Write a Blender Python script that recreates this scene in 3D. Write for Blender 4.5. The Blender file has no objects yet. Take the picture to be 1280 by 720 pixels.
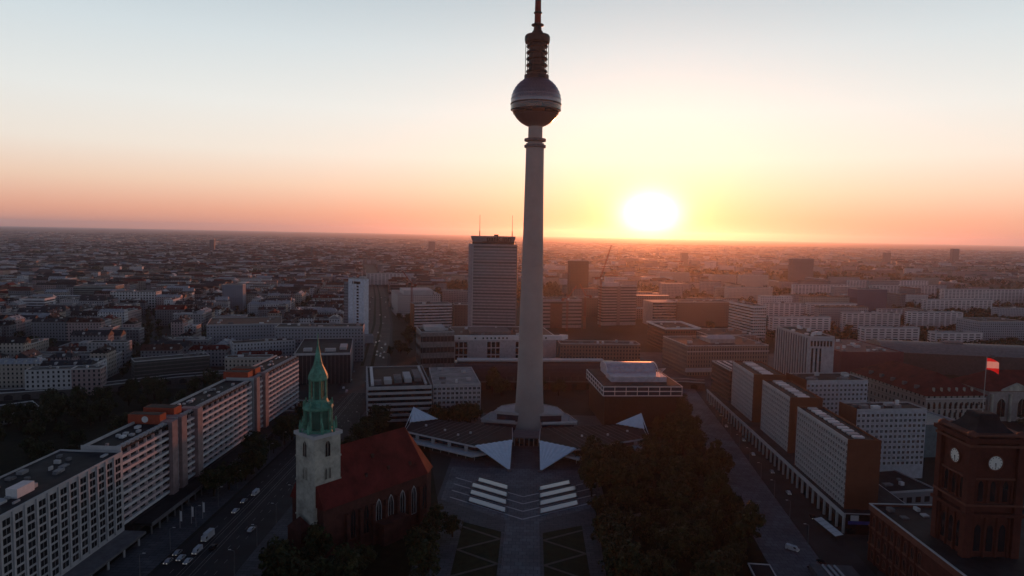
import bpy, bmesh, math, random
from mathutils import Vector, Matrix
random.seed(7)
R = math.radians
S = bpy.context.scene
COL = S.collection
PI = math.pi

# ---------------------------------------------------------------- camera
cam_d = bpy.data.cameras.new('camera'); cam = bpy.data.objects.new('camera', cam_d); COL.objects.link(cam)
F = 853.0
YAW = math.atan(25/F); PITCH = math.atan(67.5/F); ROLL = math.atan(25/1280)
cam_d.sensor_width = 36; cam_d.lens = F/1280*36; cam_d.clip_start = 1; cam_d.clip_end = 200000
fw = Vector((-math.sin(YAW)*math.cos(PITCH), math.cos(YAW)*math.cos(PITCH), -math.sin(PITCH)))
r0 = Vector((math.cos(YAW), math.sin(YAW), 0)); u0 = r0.cross(fw)
rr = r0*math.cos(ROLL)+u0*math.sin(ROLL); uu = u0*math.cos(ROLL)-r0*math.sin(ROLL)
CAMP = Vector((0, -443, 129))
cam.matrix_world = Matrix(((rr.x, uu.x, -fw.x, CAMP.x), (rr.y, uu.y, -fw.y, CAMP.y), (rr.z, uu.z, -fw.z, CAMP.z), (0, 0, 0, 1)))
S.camera = cam

# ---------------------------------------------------------------- sky, sun, exposure
SUN_AZ = R(9.6)            # clockwise from +Y
SUN_EL = R(1.65)
SUN_DIR = Vector((math.sin(SUN_AZ)*math.cos(SUN_EL), math.cos(SUN_AZ)*math.cos(SUN_EL), math.sin(SUN_EL)))
W = bpy.data.worlds.new("World"); S.world = W; W.use_nodes = True
nt = W.node_tree; nt.nodes.clear()
def N(t, **kw):
    n = nt.nodes.new(t)
    for k, v in kw.items(): setattr(n, k, v)
    return n
def LK(a, b): nt.links.new(a, b)
def M_(op, a, b=None, c=None, clamp=False):
    n = nt.nodes.new('ShaderNodeMath'); n.operation = op; n.use_clamp = clamp
    for i, v in enumerate((a, b, c)):
        if v is None: continue
        if isinstance(v, (int, float)): n.inputs[i].default_value = v
        else: nt.links.new(v, n.inputs[i])
    return n.outputs[0]
def ramp(fac, stops, interp='LINEAR'):
    n = nt.nodes.new('ShaderNodeValToRGB'); cr = n.color_ramp; cr.interpolation = interp
    while len(cr.elements) < len(stops): cr.elements.new(0.5)
    for e, (p, c) in zip(cr.elements, stops): e.position = p; e.color = (*c, 1)
    nt.links.new(fac, n.inputs[0]); return n.outputs[0]
def mix(fac, a, b, mode='MIX'):
    n = nt.nodes.new('ShaderNodeMix'); n.data_type = 'RGBA'; n.blend_type = mode; n.clamp_factor = True
    for s, v in ((0, fac), (6, a), (7, b)):
        if isinstance(v, (int, float)): n.inputs[s].default_value = v
        elif isinstance(v, tuple): n.inputs[s].default_value = (*v, 1)
        else: nt.links.new(v, n.inputs[s])
    return n.outputs[2]
tc = N('ShaderNodeTexCoord'); sep = N('ShaderNodeSeparateXYZ'); LK(tc.outputs['Generated'], sep.inputs[0])
z = M_('MAXIMUM', sep.outputs[2], 0.0)
# elevation colour of the dawn side, the unseen far side is brightened low down as added fill on facades
front = ramp(M_('MULTIPLY', z, 1.6), [
    (0.000, (0.92, 0.36, 0.23)), (0.04, (0.99, 0.47, 0.31)), (0.10, (1.02, 0.71, 0.53)),
    (0.17, (1.0, 0.885, 0.77)), (0.27, (0.92, 0.915, 0.87)), (0.40, (0.74, 0.81, 0.83)),
    (0.52, (0.55, 0.645, 0.70)), (0.62, (0.20, 0.29, 0.44)), (0.78, (0.05, 0.09, 0.18)), (1.0, (0.02, 0.045, 0.11))])
back = ramp(M_('MULTIPLY', z, 1.6), [
    (0.0, (0.66, 0.65, 0.70)), (0.15, (0.64, 0.665, 0.75)), (0.38, (0.20, 0.26, 0.37)), (0.75, (0.03, 0.05, 0.10)), (1.0, (0.018, 0.035, 0.08))])
dotn = N('ShaderNodeVectorMath', operation='DOT_PRODUCT'); LK(tc.outputs['Generated'], dotn.inputs[0])
hz = Vector((math.sin(SUN_AZ), math.cos(SUN_AZ), 0)); dotn.inputs[1].default_value = hz
side = N('ShaderNodeMapRange'); side.interpolation_type = 'SMOOTHSTEP'
LK(dotn.outputs['Value'], side.inputs[0]); side.inputs[1].default_value = -0.25; side.inputs[2].default_value = 0.72
base = mix(side.outputs[0], back, front)
# a little cooler away from the sun within the frame
wide = N('ShaderNodeMapRange'); LK(dotn.outputs['Value'], wide.inputs[0]); wide.inputs[1].default_value = 0.70; wide.inputs[2].default_value = 0.99
base = mix(wide.outputs[0], mix(1.0, base, (0.94, 0.96, 0.98), 'MULTIPLY'), base)
# aureole round the sun
off = N('ShaderNodeVectorMath', operation='SUBTRACT'); LK(tc.outputs['Generated'], off.inputs[0]); off.inputs[1].default_value = SUN_DIR
flat_ = N('ShaderNodeVectorMath', operation='MULTIPLY'); LK(off.outputs[0], flat_.inputs[0]); flat_.inputs[1].default_value = (1, 1, 1.3)   # refraction flattens a sun on the horizon
ln_ = N('ShaderNodeVectorMath', operation='LENGTH'); LK(flat_.outputs[0], ln_.inputs[0]); ang = ln_.outputs['Value']
def gauss(sig): return M_('POWER', 2.718, M_('MULTIPLY', M_('POWER', M_('DIVIDE', ang, sig), 2.0), -1.0))
def glow(sig, colr, k):
    m = N('ShaderNodeVectorMath', operation='SCALE'); m.inputs[0].default_value = colr
    LK(M_('MULTIPLY', gauss(sig), k), m.inputs['Scale']); return m.outputs[0]
tot = base
for g in (glow(R(1.95), (1.0, 0.90, 0.66), 3.0), glow(R(3.0), (1.0, 0.80, 0.30), 0.9), glow(R(5.2), (1.0, 0.60, 0.0), 0.42), glow(R(12), (1.0, 0.70, 0.50), 0.05)):
    a = N('ShaderNodeVectorMath', operation='ADD'); LK(tot, a.inputs[0]); LK(g, a.inputs[1]); tot = a.outputs[0]
nish = N('ShaderNodeTexSky', sky_type='NISHITA'); nish.sun_disc = False; nish.sun_elevation = SUN_EL; nish.sun_rotation = SUN_AZ
nish.altitude = 100; nish.dust_density = 2.0
bg1 = N('ShaderNodeBackground'); LK(tot, bg1.inputs[0]); bg1.inputs[1].default_value = 0.92
bg2 = N('ShaderNodeBackground'); LK(nish.outputs[0], bg2.inputs[0]); bg2.inputs[1].default_value = 0.02
add = N('ShaderNodeAddShader'); LK(bg1.outputs[0], add.inputs[0]); LK(bg2.outputs[0], add.inputs[1])
out = N('ShaderNodeOutputWorld'); LK(add.outputs[0], out.inputs[0])
W.cycles.sampling_method = 'MANUAL'; W.cycles.sample_map_resolution = 1024

sl = bpy.data.lights.new('sun', 'SUN'); sl.energy = 2.9; sl.angle = R(0.6); sl.color = (1.0, 0.235, 0.065)
sun = bpy.data.objects.new('sun', sl); COL.objects.link(sun); sun.rotation_euler = (-SUN_DIR).to_track_quat('-Z', 'Y').to_euler()

vs = S.view_settings
S.display_settings.display_device = 'sRGB'
vs.view_transform = 'Standard'; vs.look = 'None'; vs.exposure = 0; vs.gamma = 1; vs.use_curve_mapping = False
S.render.engine = 'CYCLES'
cy = S.cycles
cy.use_denoising = True; cy.max_bounces = 5; cy.diffuse_bounces = 2; cy.glossy_bounces = 2; cy.transmission_bounces = 2
cy.volume_bounces = 0; cy.transparent_max_bounces = 4; cy.caustics_reflective = False; cy.caustics_refractive = False
cy.sample_clamp_indirect = 4.0

HAZE_DENSITY = 3.4e-5
HAZE_G = 0.78

# ---------------------------------------------------------------- materials
MATS = {}
def newmat(name):
    m = bpy.data.materials.new(name); m.use_nodes = True
    return m, m.node_tree, m.node_tree.nodes['Principled BSDF']
def nd(t, typ, **kw):
    n = t.nodes.new(typ)
    for k, v in kw.items(): setattr(n, k, v)
    return n
def plain(name, col, rough=0.8, metal=0.0, noise=0.25, scale=0.35, spec=0.12, bump=0.0):
    """one colour with weathering: two noise sizes lighten and darken it"""
    if name in MATS: return MATS[name]
    m, t, b = newmat(name)
    tcn = nd(t, 'ShaderNodeTexCoord')
    n1 = nd(t, 'ShaderNodeTexNoise'); n1.inputs['Scale'].default_value = scale; n1.inputs['Detail'].default_value = 6
    n1.inputs['Roughness'].default_value = 0.65
    t.links.new(tcn.outputs['Object'], n1.inputs['Vector'])
    r = nd(t, 'ShaderNodeMapRange'); r.inputs[1].default_value = 0.3; r.inputs[2].default_value = 0.7
    r.inputs[3].default_value = 1-noise; r.inputs[4].default_value = 1+noise
    t.links.new(n1.outputs['Fac'], r.inputs[0])
    mx = nd(t, 'ShaderNodeVectorMath', operation='SCALE'); mx.inputs[0].default_value = col
    t.links.new(r.outputs[0], mx.inputs['Scale']); t.links.new(mx.outputs[0], b.inputs['Base Color'])
    b.inputs['Roughness'].default_value = rough; b.inputs['Metallic'].default_value = metal
    b.inputs['Specular IOR Level'].default_value = spec
    if bump:
        bp = nd(t, 'ShaderNodeBump'); bp.inputs['Strength'].default_value = bump; bp.inputs['Distance'].default_value = 0.3
        t.links.new(n1.outputs['Fac'], bp.inputs['Height']); t.links.new(bp.outputs[0], b.inputs['Normal'])
    MATS[name] = m; return m
def facade(name, wall, cw=3.0, ch=3.0, fw_=0.55, fh_=0.5, glass=(0.02, 0.022, 0.028), top=None, vary=0.25, sill=True, vmul=1.0):
    """wall with a grid of windows, measured in metres in the wall's own space"""
    if name in MATS: return MATS[name]
    m, t, b = newmat(name)
    L = t.links.new
    def mm(op, a, c=None, d=None):
        n = nd(t, 'ShaderNodeMath', operation=op)
        for i, v in enumerate((a, c, d)):
            if v is None: continue
            if isinstance(v, (int, float)): n.inputs[i].default_value = v
            else: L(v, n.inputs[i])
        return n.outputs[0]
    tcn = nd(t, 'ShaderNodeTexCoord'); sp = nd(t, 'ShaderNodeSeparateXYZ'); L(tcn.outputs['Object'], sp.inputs[0])
    sn = nd(t, 'ShaderNodeSeparateXYZ'); L(tcn.outputs['Normal'], sn.inputs[0])
    ax = mm('ABSOLUTE', sn.outputs[0]); ay = mm('ABSOLUTE', sn.outputs[1]); az = mm('ABSOLUTE', sn.outputs[2])
    sel = mm('GREATER_THAN', ax, ay)
    u = mm('ADD', mm('MULTIPLY', sp.outputs[1], sel), mm('MULTIPLY', sp.outputs[0], mm('SUBTRACT', 1.0, sel)))
    u = mm('DIVIDE', u, cw); v = mm('DIVIDE', sp.outputs[2], ch)
    fu = mm('FRACT', u); fv = mm('FRACT', v)
    inw = mm('MULTIPLY', mm('LESS_THAN', mm('ABSOLUTE', mm('SUBTRACT', fu, 0.5)), fw_/2),
             mm('LESS_THAN', mm('ABSOLUTE', mm('SUBTRACT', fv, 0.52)), fh_/2))
    inw = mm('MULTIPLY', inw, mm('LESS_THAN', az, 0.5))
    if top: inw = mm('MULTIPLY', inw, mm('LESS_THAN', sp.outputs[2], top))
    cb = nd(t, 'ShaderNodeCombineXYZ'); L(mm('FLOOR', u), cb.inputs[0]); L(mm('FLOOR', v), cb.inputs[1]); L(sel, cb.inputs[2])
    wn = nd(t, 'ShaderNodeTexWhiteNoise', noise_dimensions='3D'); L(cb.outputs[0], wn.inputs['Vector'])
    # some panes have pale blinds behind them
    blind = mm('MULTIPLY', mm('POWER', wn.outputs['Value'], 5.0), 0.55)
    gl = nd(t, 'ShaderNodeMix'); gl.data_type = 'RGBA'; L(blind, gl.inputs[0]); gl.inputs[6].default_value = (*glass, 1); gl.inputs[7].default_value = (*[0.7*c for c in wall], 1)
    n1 = nd(t, 'ShaderNodeTexNoise'); n1.inputs['Scale'].default_value = 0.12; n1.inputs['Detail'].default_value = 7; n1.inputs['Roughness'].default_value = 0.7
    L(tcn.outputs['Object'], n1.inputs['Vector'])
    oi = nd(t, 'ShaderNodeObjectInfo')
    k = mm('ADD', mm('MULTIPLY', n1.outputs['Fac'], vary*1.4), mm('ADD', 1.0-vary*0.7, mm('MULTIPLY', mm('SUBTRACT', oi.outputs['Random'], 0.5), vary)))
    # floor joints
    joint = mm('LESS_THAN', mm('ABSOLUTE', mm('SUBTRACT', fv, 0.06)), 0.03)
    k = mm('MULTIPLY', k, mm('SUBTRACT', 1.0, mm('MULTIPLY', joint, 0.35)))
    wl = nd(t, 'ShaderNodeVectorMath', operation='SCALE'); wl.inputs[0].default_value = wall; L(k, wl.inputs['Scale'])
    mx = nd(t, 'ShaderNodeMix'); mx.data_type = 'RGBA'; L(inw, mx.inputs[0]); L(wl.outputs[0], mx.inputs[6]); L(gl.outputs[2], mx.inputs[7])
    L(mx.outputs[2], b.inputs['Base Color'])
    L(mm('SUBTRACT', 0.85, mm('MULTIPLY', inw, 0.68)), b.inputs['Roughness']); L(mm('ADD', 0.12, mm('MULTIPLY', inw, 0.4)), b.inputs['Specular IOR Level'])
    bp = nd(t, 'ShaderNodeBump'); bp.inputs['Strength'].default_value = 0.8; bp.inputs['Distance'].default_value = 0.25; bp.invert = True
    L(inw, bp.inputs['Height']); L(bp.outputs[0], b.inputs['Normal'])
    MATS[name] = m; return m

ASPH = plain('asphalt', (0.030, 0.032, 0.036), 0.75, noise=0.35, scale=0.08)
def paving(name, col, w, h):
    m, t, b = newmat(name); tcn = nd(t, 'ShaderNodeTexCoord'); br = nd(t, 'ShaderNodeTexBrick')
    br.inputs['Scale'].default_value = 1.0; br.inputs['Brick Width'].default_value = w; br.inputs['Row Height'].default_value = h; br.inputs['Mortar Size'].default_value = .12
    br.inputs['Color1'].default_value = (*[c*1.18 for c in col], 1); br.inputs['Color2'].default_value = (*[c*.86 for c in col], 1); br.inputs['Mortar'].default_value = (*[c*.5 for c in col], 1)
    t.links.new(tcn.outputs['Object'], br.inputs['Vector'])
    n1 = nd(t, 'ShaderNodeTexNoise'); n1.inputs['Scale'].default_value = .07; n1.inputs['Detail'].default_value = 8; n1.inputs['Roughness'].default_value = .7; t.links.new(tcn.outputs['Object'], n1.inputs['Vector'])
    r = nd(t, 'ShaderNodeMapRange'); r.inputs[1].default_value = .3; r.inputs[2].default_value = .7; r.inputs[3].default_value = .6; r.inputs[4].default_value = 1.3; t.links.new(n1.outputs['Fac'], r.inputs[0])
    sc = nd(t, 'ShaderNodeVectorMath', operation='SCALE'); t.links.new(br.outputs['Color'], sc.inputs[0]); t.links.new(r.outputs[0], sc.inputs['Scale']); t.links.new(sc.outputs[0], b.inputs['Base Color'])
    b.inputs['Roughness'].default_value = .75; b.inputs['Specular IOR Level'].default_value = .15; MATS[name] = m; return m
PAVE = paving('paving', (0.075, 0.082, 0.095), 4.0, 2.0)
PAVE2 = paving('light paving', (0.115, 0.125, 0.145), 3.0, 3.0)
KERB = plain('kerb stone', (0.2, 0.2, 0.2), 0.8)
LAWN = plain('lawn', (0.018, 0.026, 0.012), 0.95, noise=0.5, scale=0.3)
PATHM = plain('gravel path', (0.10, 0.095, 0.085), 0.95, noise=0.2)
PAINT = plain('road paint', (0.25, 0.25, 0.25), 0.7)
CONC = plain('tower concrete', (0.33, 0.31, 0.30), 0.8, noise=0.12, scale=0.06)
CONCD = plain('dark concrete', (0.14, 0.14, 0.15), 0.85)
CONCL = plain('pale concrete', (0.42, 0.42, 0.43), 0.8, noise=0.15, scale=0.2)
WHITE = plain('white panel', (0.62, 0.62, 0.63), 0.6, noise=0.12)
WFOLD = plain('white sheet metal', (0.78, 0.83, 0.90), 0.4, noise=0.08, scale=0.4)
PINK = plain('pink balcony panel', (0.60, 0.50, 0.50), 0.7, noise=0.12)
ORANGE = plain('orange render', (0.155, 0.06, 0.036), 0.8, noise=0.15, scale=0.2)
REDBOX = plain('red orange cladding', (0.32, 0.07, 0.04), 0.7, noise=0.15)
ROOF = plain('bitumen roof', (0.036, 0.038, 0.042), 0.85, noise=0.5, scale=0.12)
ROOFD = plain('dark roof', (0.022, 0.022, 0.026), 0.8, noise=0.5, scale=0.15)
ROOFL = plain('pale roof', (0.22, 0.22, 0.23), 0.75, noise=0.4, scale=0.12)
TILE = plain('red roof tile', (0.115, 0.018, 0.017), 0.8, noise=0.5, scale=0.14, bump=0.4)
TILEB = plain('brown roof tile', (0.075, 0.035, 0.03), 0.85, noise=0.4, scale=0.2)
SLATE = plain('slate roof', (0.045, 0.047, 0.055), 0.7, noise=0.4, scale=0.2)
COPPER = plain('green copper', (0.10, 0.27, 0.195), 0.6, noise=0.55, scale=0.45)
STONE = plain('church stone', (0.40, 0.385, 0.33), 0.85, noise=0.4, scale=0.25)
BRICK = plain('red brick', (0.085, 0.027, 0.021), 0.85, noise=0.22, scale=0.4)
BRICKL = plain('terracotta trim', (0.15, 0.06, 0.045), 0.8, noise=0.2)
BRICKD = plain('church brick', (0.075, 0.03, 0.026), 0.9, noise=0.3)
GLASS = plain('dark glass', (0.014, 0.016, 0.02), 0.12, noise=0.3, scale=0.15, spec=0.6)
BLUEG = plain('blue glass', (0.02, 0.03, 0.05), 0.15, noise=0.3, scale=0.3, spec=0.6)
STEEL = plain('sphere steel', (0.17, 0.18, 0.205), 0.28, metal=0.8, noise=0.1)
MDARK = plain('dark metal', (0.03, 0.028, 0.03), 0.5, metal=0.3)
MRED = plain('antenna red', (0.16, 0.02, 0.018), 0.5)
MWHITE = plain('antenna white', (0.35, 0.34, 0.34), 0.5)
WATER = plain('shallow water on pale stone', (0.32, 0.33, 0.33), 0.12, noise=0.08, scale=0.3, spec=0.6)
CLOCK = plain('clock glass', (0.75, 0.72, 0.66), 0.5, noise=0.05)
BARK = plain('bark', (0.03, 0.022, 0.016), 0.9)
TYRE = plain('tyre', (0.012, 0.012, 0.012), 0.9)
HUB = plain('hub', (0.4, 0.4, 0.4), 0.4, metal=0.6)
SIGNB = plain('blue sign', (0.04, 0.06, 0.30), 0.5)
CRANE = plain('crane red', (0.22, 0.05, 0.03), 0.6)
def leafmat(name, c):
    m = plain(name, c, 0.75, noise=0.55, scale=0.25, spec=0.2); return m
LEAF = [leafmat('leaf dark', (0.020, 0.030, 0.012)), leafmat('leaf mid', (0.030, 0.040, 0.015)), leafmat('leaf olive', (0.042, 0.046, 0.017))]

# ---------------------------------------------------------------- mesh helpers
class MB:
    def __init__(s): s.v = []; s.f = []; s.mi = []
    def add(s, vs_, fs_, mi=0):
        o = len(s.v); s.v += [tuple(p) for p in vs_]
        for f in fs_: s.f.append(tuple(i+o for i in f)); s.mi.append(mi)
        return s
    def box(s, x0, x1, y0, y1, z0, z1, mi=0, tf=None):
        p = [(x0, y0, z0), (x1, y0, z0), (x1, y1, z0), (x0, y1, z0), (x0, y0, z1), (x1, y0, z1), (x1, y1, z1), (x0, y1, z1)]
        if tf: p = [tuple(tf @ Vector(q)) for q in p]
        return s.add(p, [(0, 3, 2, 1), (4, 5, 6, 7), (0, 1, 5, 4), (1, 2, 6, 5), (2, 3, 7, 6), (3, 0, 4, 7)], mi)
    def prism(s, poly, z0, z1, mi=0, cap=None):
        n = len(poly); a = sum(poly[i][0]*poly[(i+1) % n][1]-poly[(i+1) % n][0]*poly[i][1] for i in range(n))
        if a < 0: poly = poly[::-1]
        p = [(x, y, z0) for x, y in poly]+[(x, y, z1) for x, y in poly]
        s.add(p, [tuple(range(n-1, -1, -1))]+[(i, (i+1) % n, (i+1) % n+n, i+n) for i in range(n)], mi)
        s.add(p[n:], [tuple(range(n))], mi if cap is None else cap); return s
    def lathe(s, prof, seg=32, mi=0, c=(0, 0), rot=0.0):
        p = []
        for r, zz in prof:
            for k in range(seg):
                a = 2*PI*k/seg+rot; p.append((c[0]+r*math.cos(a), c[1]+r*math.sin(a), zz))
        fs_ = []
        for i in range(len(prof)-1):
            for k in range(seg):
                q = (k+1) % seg; fs_.append((i*seg+k, i*seg+q, (i+1)*seg+q, (i+1)*seg+k))
        fs_ += [tuple(range(seg-1, -1, -1)), tuple(range((len(prof)-1)*seg, len(prof)*seg))]
        return s.add(p, fs_, mi)
    def tube(s, a, b, r1, r2=None, seg=6, mi=0):
        a = Vector(a); b = Vector(b); d = (b-a).normalized(); r2 = r1 if r2 is None else r2
        x = d.orthogonal().normalized(); y = d.cross(x)
        p = [a+(x*math.cos(2*PI*k/seg)+y*math.sin(2*PI*k/seg))*r1 for k in range(seg)]+[b+(x*math.cos(2*PI*k/seg)+y*math.sin(2*PI*k/seg))*r2 for k in range(seg)]
        fs_ = [(k, (k+1) % seg, (k+1) % seg+seg, k+seg) for k in range(seg)]+[tuple(range(seg-1, -1, -1)), tuple(range(seg, 2*seg))]
        return s.add(p, fs_, mi)
    def gable(s, x0, x1, y0, y1, z0, rise, hip=0.0, over=0.5, mi=0):
        """solid pitched roof, ridge along x"""
        x0 -= over; x1 += over; y0 -= over; y1 += over; ym = (y0+y1)/2; h = hip*(y1-y0)/2
        p = [(x0, y0, z0), (x1, y0, z0), (x1, y1, z0), (x0, y1, z0), (x0+h, ym, z0+rise), (x1-h, ym, z0+rise)]
        return s.add(p, [(0, 3, 2, 1), (0, 1, 5, 4), (2, 3, 4, 5), (1, 2, 5), (3, 0, 4)], mi)
    def mesh(s, name, mats):
        me = bpy.data.meshes.new(name); me.from_pydata(s.v, [], s.f)
        for m in (mats if isinstance(mats, (list, tuple)) else [mats]): me.materials.append(m)
        me.polygons.foreach_set('material_index', s.mi); me.update(); return me
    def build(s, name, mats, parent=None, smooth=False):
        me = s.mesh(name, mats)
        if smooth: me.polygons.foreach_set('use_smooth', [True]*len(me.polygons))
        return put(name, me, parent)
def put(name, me, parent=None, loc=None):
    o = bpy.data.objects.new(name, me); COL.objects.link(o)
    if parent: o.parent = parent
    if loc: o.location = loc
    return o
def tag(o, label=None, cat=None, group=None, kind=None):
    if label: o['label'] = label
    if cat: o['category'] = cat
    if group: o['group'] = group
    if kind: o['kind'] = kind
    return o
def thing(name, label, cat, loc=(0, 0, 0), rz=0.0, group=None):
    o = bpy.data.objects.new(name, None); COL.objects.link(o); o.location = loc; o.rotation_euler = (0, 0, rz)
    o.empty_display_size = 1
    return tag(o, label, cat, group)
def struct(name, mb, mats): return tag(mb.build(name, mats), kind='structure')
def copy_tree(o, parent=None):
    c = o.copy(); COL.objects.link(c)
    if parent: c.parent = parent
    for ch in KIDS.get(o.name, ()): copy_tree(ch, c)
    return c
KIDS = {}
def remember(root):
    for o in COL.objects:
        if o.parent: KIDS.setdefault(o.parent.name, [])
    KIDS[root.name] = [o for o in COL.objects if o.parent == root]
    for ch in KIDS[root.name]: remember2(ch)
def remember2(o): KIDS[o.name] = [q for q in COL.objects if q.parent == o]

OCC = []      # ground taken by something: (x, y, radius) discs
def occ_rect(A, B, depth):
    A = Vector(A); B = Vector(B); d = (B-A); L = d.length; d /= L; n = Vector((-d.y, d.x))
    for i in range(int(L//14)+2):
        for j in range(int(depth//14)+2):
            p = A+d*min(L, i*14)+n*min(depth, j*14); OCC.append((p.x, p.y, 9))
GRID = {}
def occ_build():
    GRID.clear()
    for x, y, r in OCC: GRID.setdefault((int(x//60), int(y//60)), []).append((x, y, r))
def free(x, y, r):
    i, j = int(x//60), int(y//60)
    for a in (i-1, i, i+1):
        for b in (j-1, j, j+1):
            for (px, py, pr) in GRID.get((a, b), ()):
                if (px-x)**2+(py-y)**2 < (pr+r)**2: return False
    return True

# ---------------------------------------------------------------- ground, roads, paths
g = MB(); g.add([(-32000, -2600, 0), (32000, -2600, 0), (32000, 42000, 0), (-32000, 42000, 0)], [(0, 1, 2, 3)])
m, t, b = newmat('city ground')
tcn = nd(t, 'ShaderNodeTexCoord'); n1 = nd(t, 'ShaderNodeTexNoise'); n1.inputs['Scale'].default_value = 0.004; n1.inputs['Detail'].default_value = 10; n1.inputs['Roughness'].default_value = 0.7
t.links.new(tcn.outputs['Object'], n1.inputs['Vector'])
cr = nd(t, 'ShaderNodeValToRGB'); t.links.new(n1.outputs['Fac'], cr.inputs[0])
cr.color_ramp.elements[0].position = 0.38; cr.color_ramp.elements[0].color = (0.010, 0.014, 0.008, 1)
cr.color_ramp.elements[1].position = 0.62; cr.color_ramp.elements[1].color = (0.045, 0.047, 0.047, 1)
t.links.new(cr.outputs[0], b.inputs['Base Color']); b.inputs['Roughness'].default_value = 0.9; b.inputs['Specular IOR Level'].default_value = 0.1
struct('ground', g, m)

def ribbon(pts, w, z):
    """flat strip along a polyline; w is a width or a list of widths"""
    mb = MB(); P = [Vector(p) for p in pts]; vs_ = []
    for i, p in enumerate(P):
        d = (P[min(i+1, len(P)-1)]-P[max(i-1, 0)]).normalized(); n = Vector((-d.y, d.x)); ww = (w[i] if isinstance(w, list) else w)/2
        vs_ += [(p.x+n.x*ww, p.y+n.y*ww, z), (p.x-n.x*ww, p.y-n.y*ww, z)]
    return mb.add(vs_, [(2*i+1, 2*i+3, 2*i+2, 2*i) for i in range(len(P)-1)])
def occ_line(pts, w):
    for a, c in zip(pts, pts[1:]):
        a = Vector(a); c = Vector(c); n = max(1, int((c-a).length//15))
        for i in range(n+1):
            p = a.lerp(c, i/n); OCC.append((p.x, p.y, w/2))
AVENUE = [(-121, -300), (-124, -180), (-128, -50), (-137, 90), (-157, 200), (-180, 320), (-215, 500), (-302, 880), (-430, 1400), (-640, 2200)]
struct('avenue', ribbon(AVENUE, [30, 30, 30, 34, 44, 44, 42, 40, 36, 34], 0.008), ASPH); occ_line(AVENUE, 46)
md = MB()
for off in (-4.5, 5.0):
    q = ribbon([(x+off, y) for x, y in AVENUE[4:9]], 3.2, .03); md.add(q.v, q.f)
tag(md.build('grass_median', LAWN), kind='stuff')
struct('avenue_surface', ribbon(AVENUE[3:9], [30, 38, 38, 36, 34, 30], 0.02), plain('worn asphalt', (.075, .073, .07), .8, noise=.3, scale=.05))
# two pale tram lines on the avenue and dashed lane marks
tm = MB()
for off in (-6.2, -4.8, -1.6, -0.2):
    q = ribbon([(x+off, y) for x, y in AVENUE[:7]], 0.14, 0.016); tm.add(q.v, q.f)
struct('tram_rails', tm, plain('rail steel', (0.22, 0.21, 0.2), 0.35, metal=0.7))
lm = MB()
for off in (3.4, 7.2, -9.6):
    for a, c in zip(AVENUE[:6], AVENUE[1:7]):
        L_ = math.hypot(c[0]-a[0], c[1]-a[1]); k = 0
        while k < L_-4:
            p = Vector(a).lerp(Vector(c), k/L_); q = Vector(a).lerp(Vector(c), (k+3)/L_)
            r_ = ribbon([(p.x+off, p.y), (q.x+off, q.y)], 0.16, 0.016); lm.add(r_.v, r_.f); k += 9
struct('lane_markings', lm, PAINT)
# raised pavements beside the avenue
for pts, w in (([(-148, -300), (-150, -180), (-153, -50), (-160, 60)], 18), ([(-101, -300), (-104, -190), (-108, -50), (-114, 60)], 10)):
    q = ribbon(pts, w, 0.14); q2 = MB()
    n = len(q.v); q2.add(q.v+[(x, y, -0.02) for x, y, _ in q.v], q.f+[(2*i, 2*i+2, 2*i+2+n, 2*i+n) for i in range(n//2-1)]+[(2*i+3, 2*i+1, 2*i+1+n, 2*i+3+n) for i in range(n//2-1)])
    struct('pavement', q2, PAVE)
pz = MB().add([(-44, -300, .008), (34, -300, .008), (34, -60, .008), (74, -36, .008), (74, 40, .008), (-76, 40, .008), (-76, -36, .008), (-44, -60, .008)], [tuple(range(8))])
struct('plaza', pz, PAVE)
struct('plaza_path', MB().add([(-9.5, -300, .016), (5.5, -300, .016), (5.5, -144, .016), (38, -122, .016), (38, -76, .016), (-42, -76, .016), (-42, -122, .016), (-9.5, -144, .016)], [tuple(range(8))]), PAVE2)
# wide street on the right: pale walkway and darker strip in front of the arcade
struct('promenade', ribbon([(101, -300), (108, -171), (121, 0), (128, 95), (132, 150)], [21, 22, 22, 20, 20], 0.008), PAVE2)
struct('arcade_street', ribbon([(124.5, -300), (128, -171), (139, 0), (146, 95), (150, 150)], [14, 16, 14, 14, 14], 0.012), ASPH)
struct('cross_street', ribbon([(60, -232), (100, -207), (135, -196), (139, -186), (240, -180)], 12, 0.02), ASPH)
struct('square', MB().add([(60, 130, .008), (300, 150, .008), (300, 330, .008), (40, 310, .008)], [(0, 1, 2, 3)]), PAVE)
occ_line([(-20, -250), (-20, 0)], 150); occ_line([(120, -250), (140, 120)], 60)
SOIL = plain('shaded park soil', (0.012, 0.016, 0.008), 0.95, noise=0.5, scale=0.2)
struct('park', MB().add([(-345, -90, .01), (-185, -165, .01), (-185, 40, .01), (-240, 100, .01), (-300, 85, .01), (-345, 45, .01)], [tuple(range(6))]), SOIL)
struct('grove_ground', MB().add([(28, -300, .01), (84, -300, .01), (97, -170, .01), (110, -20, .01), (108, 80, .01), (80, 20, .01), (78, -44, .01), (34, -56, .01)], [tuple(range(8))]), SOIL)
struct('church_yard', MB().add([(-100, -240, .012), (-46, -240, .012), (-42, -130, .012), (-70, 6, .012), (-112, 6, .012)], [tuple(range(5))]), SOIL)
struct('garden_path', ribbon([(38, -142), (60, -128), (84, -124), (100, -120)], 3, .02), PATHM)
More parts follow.
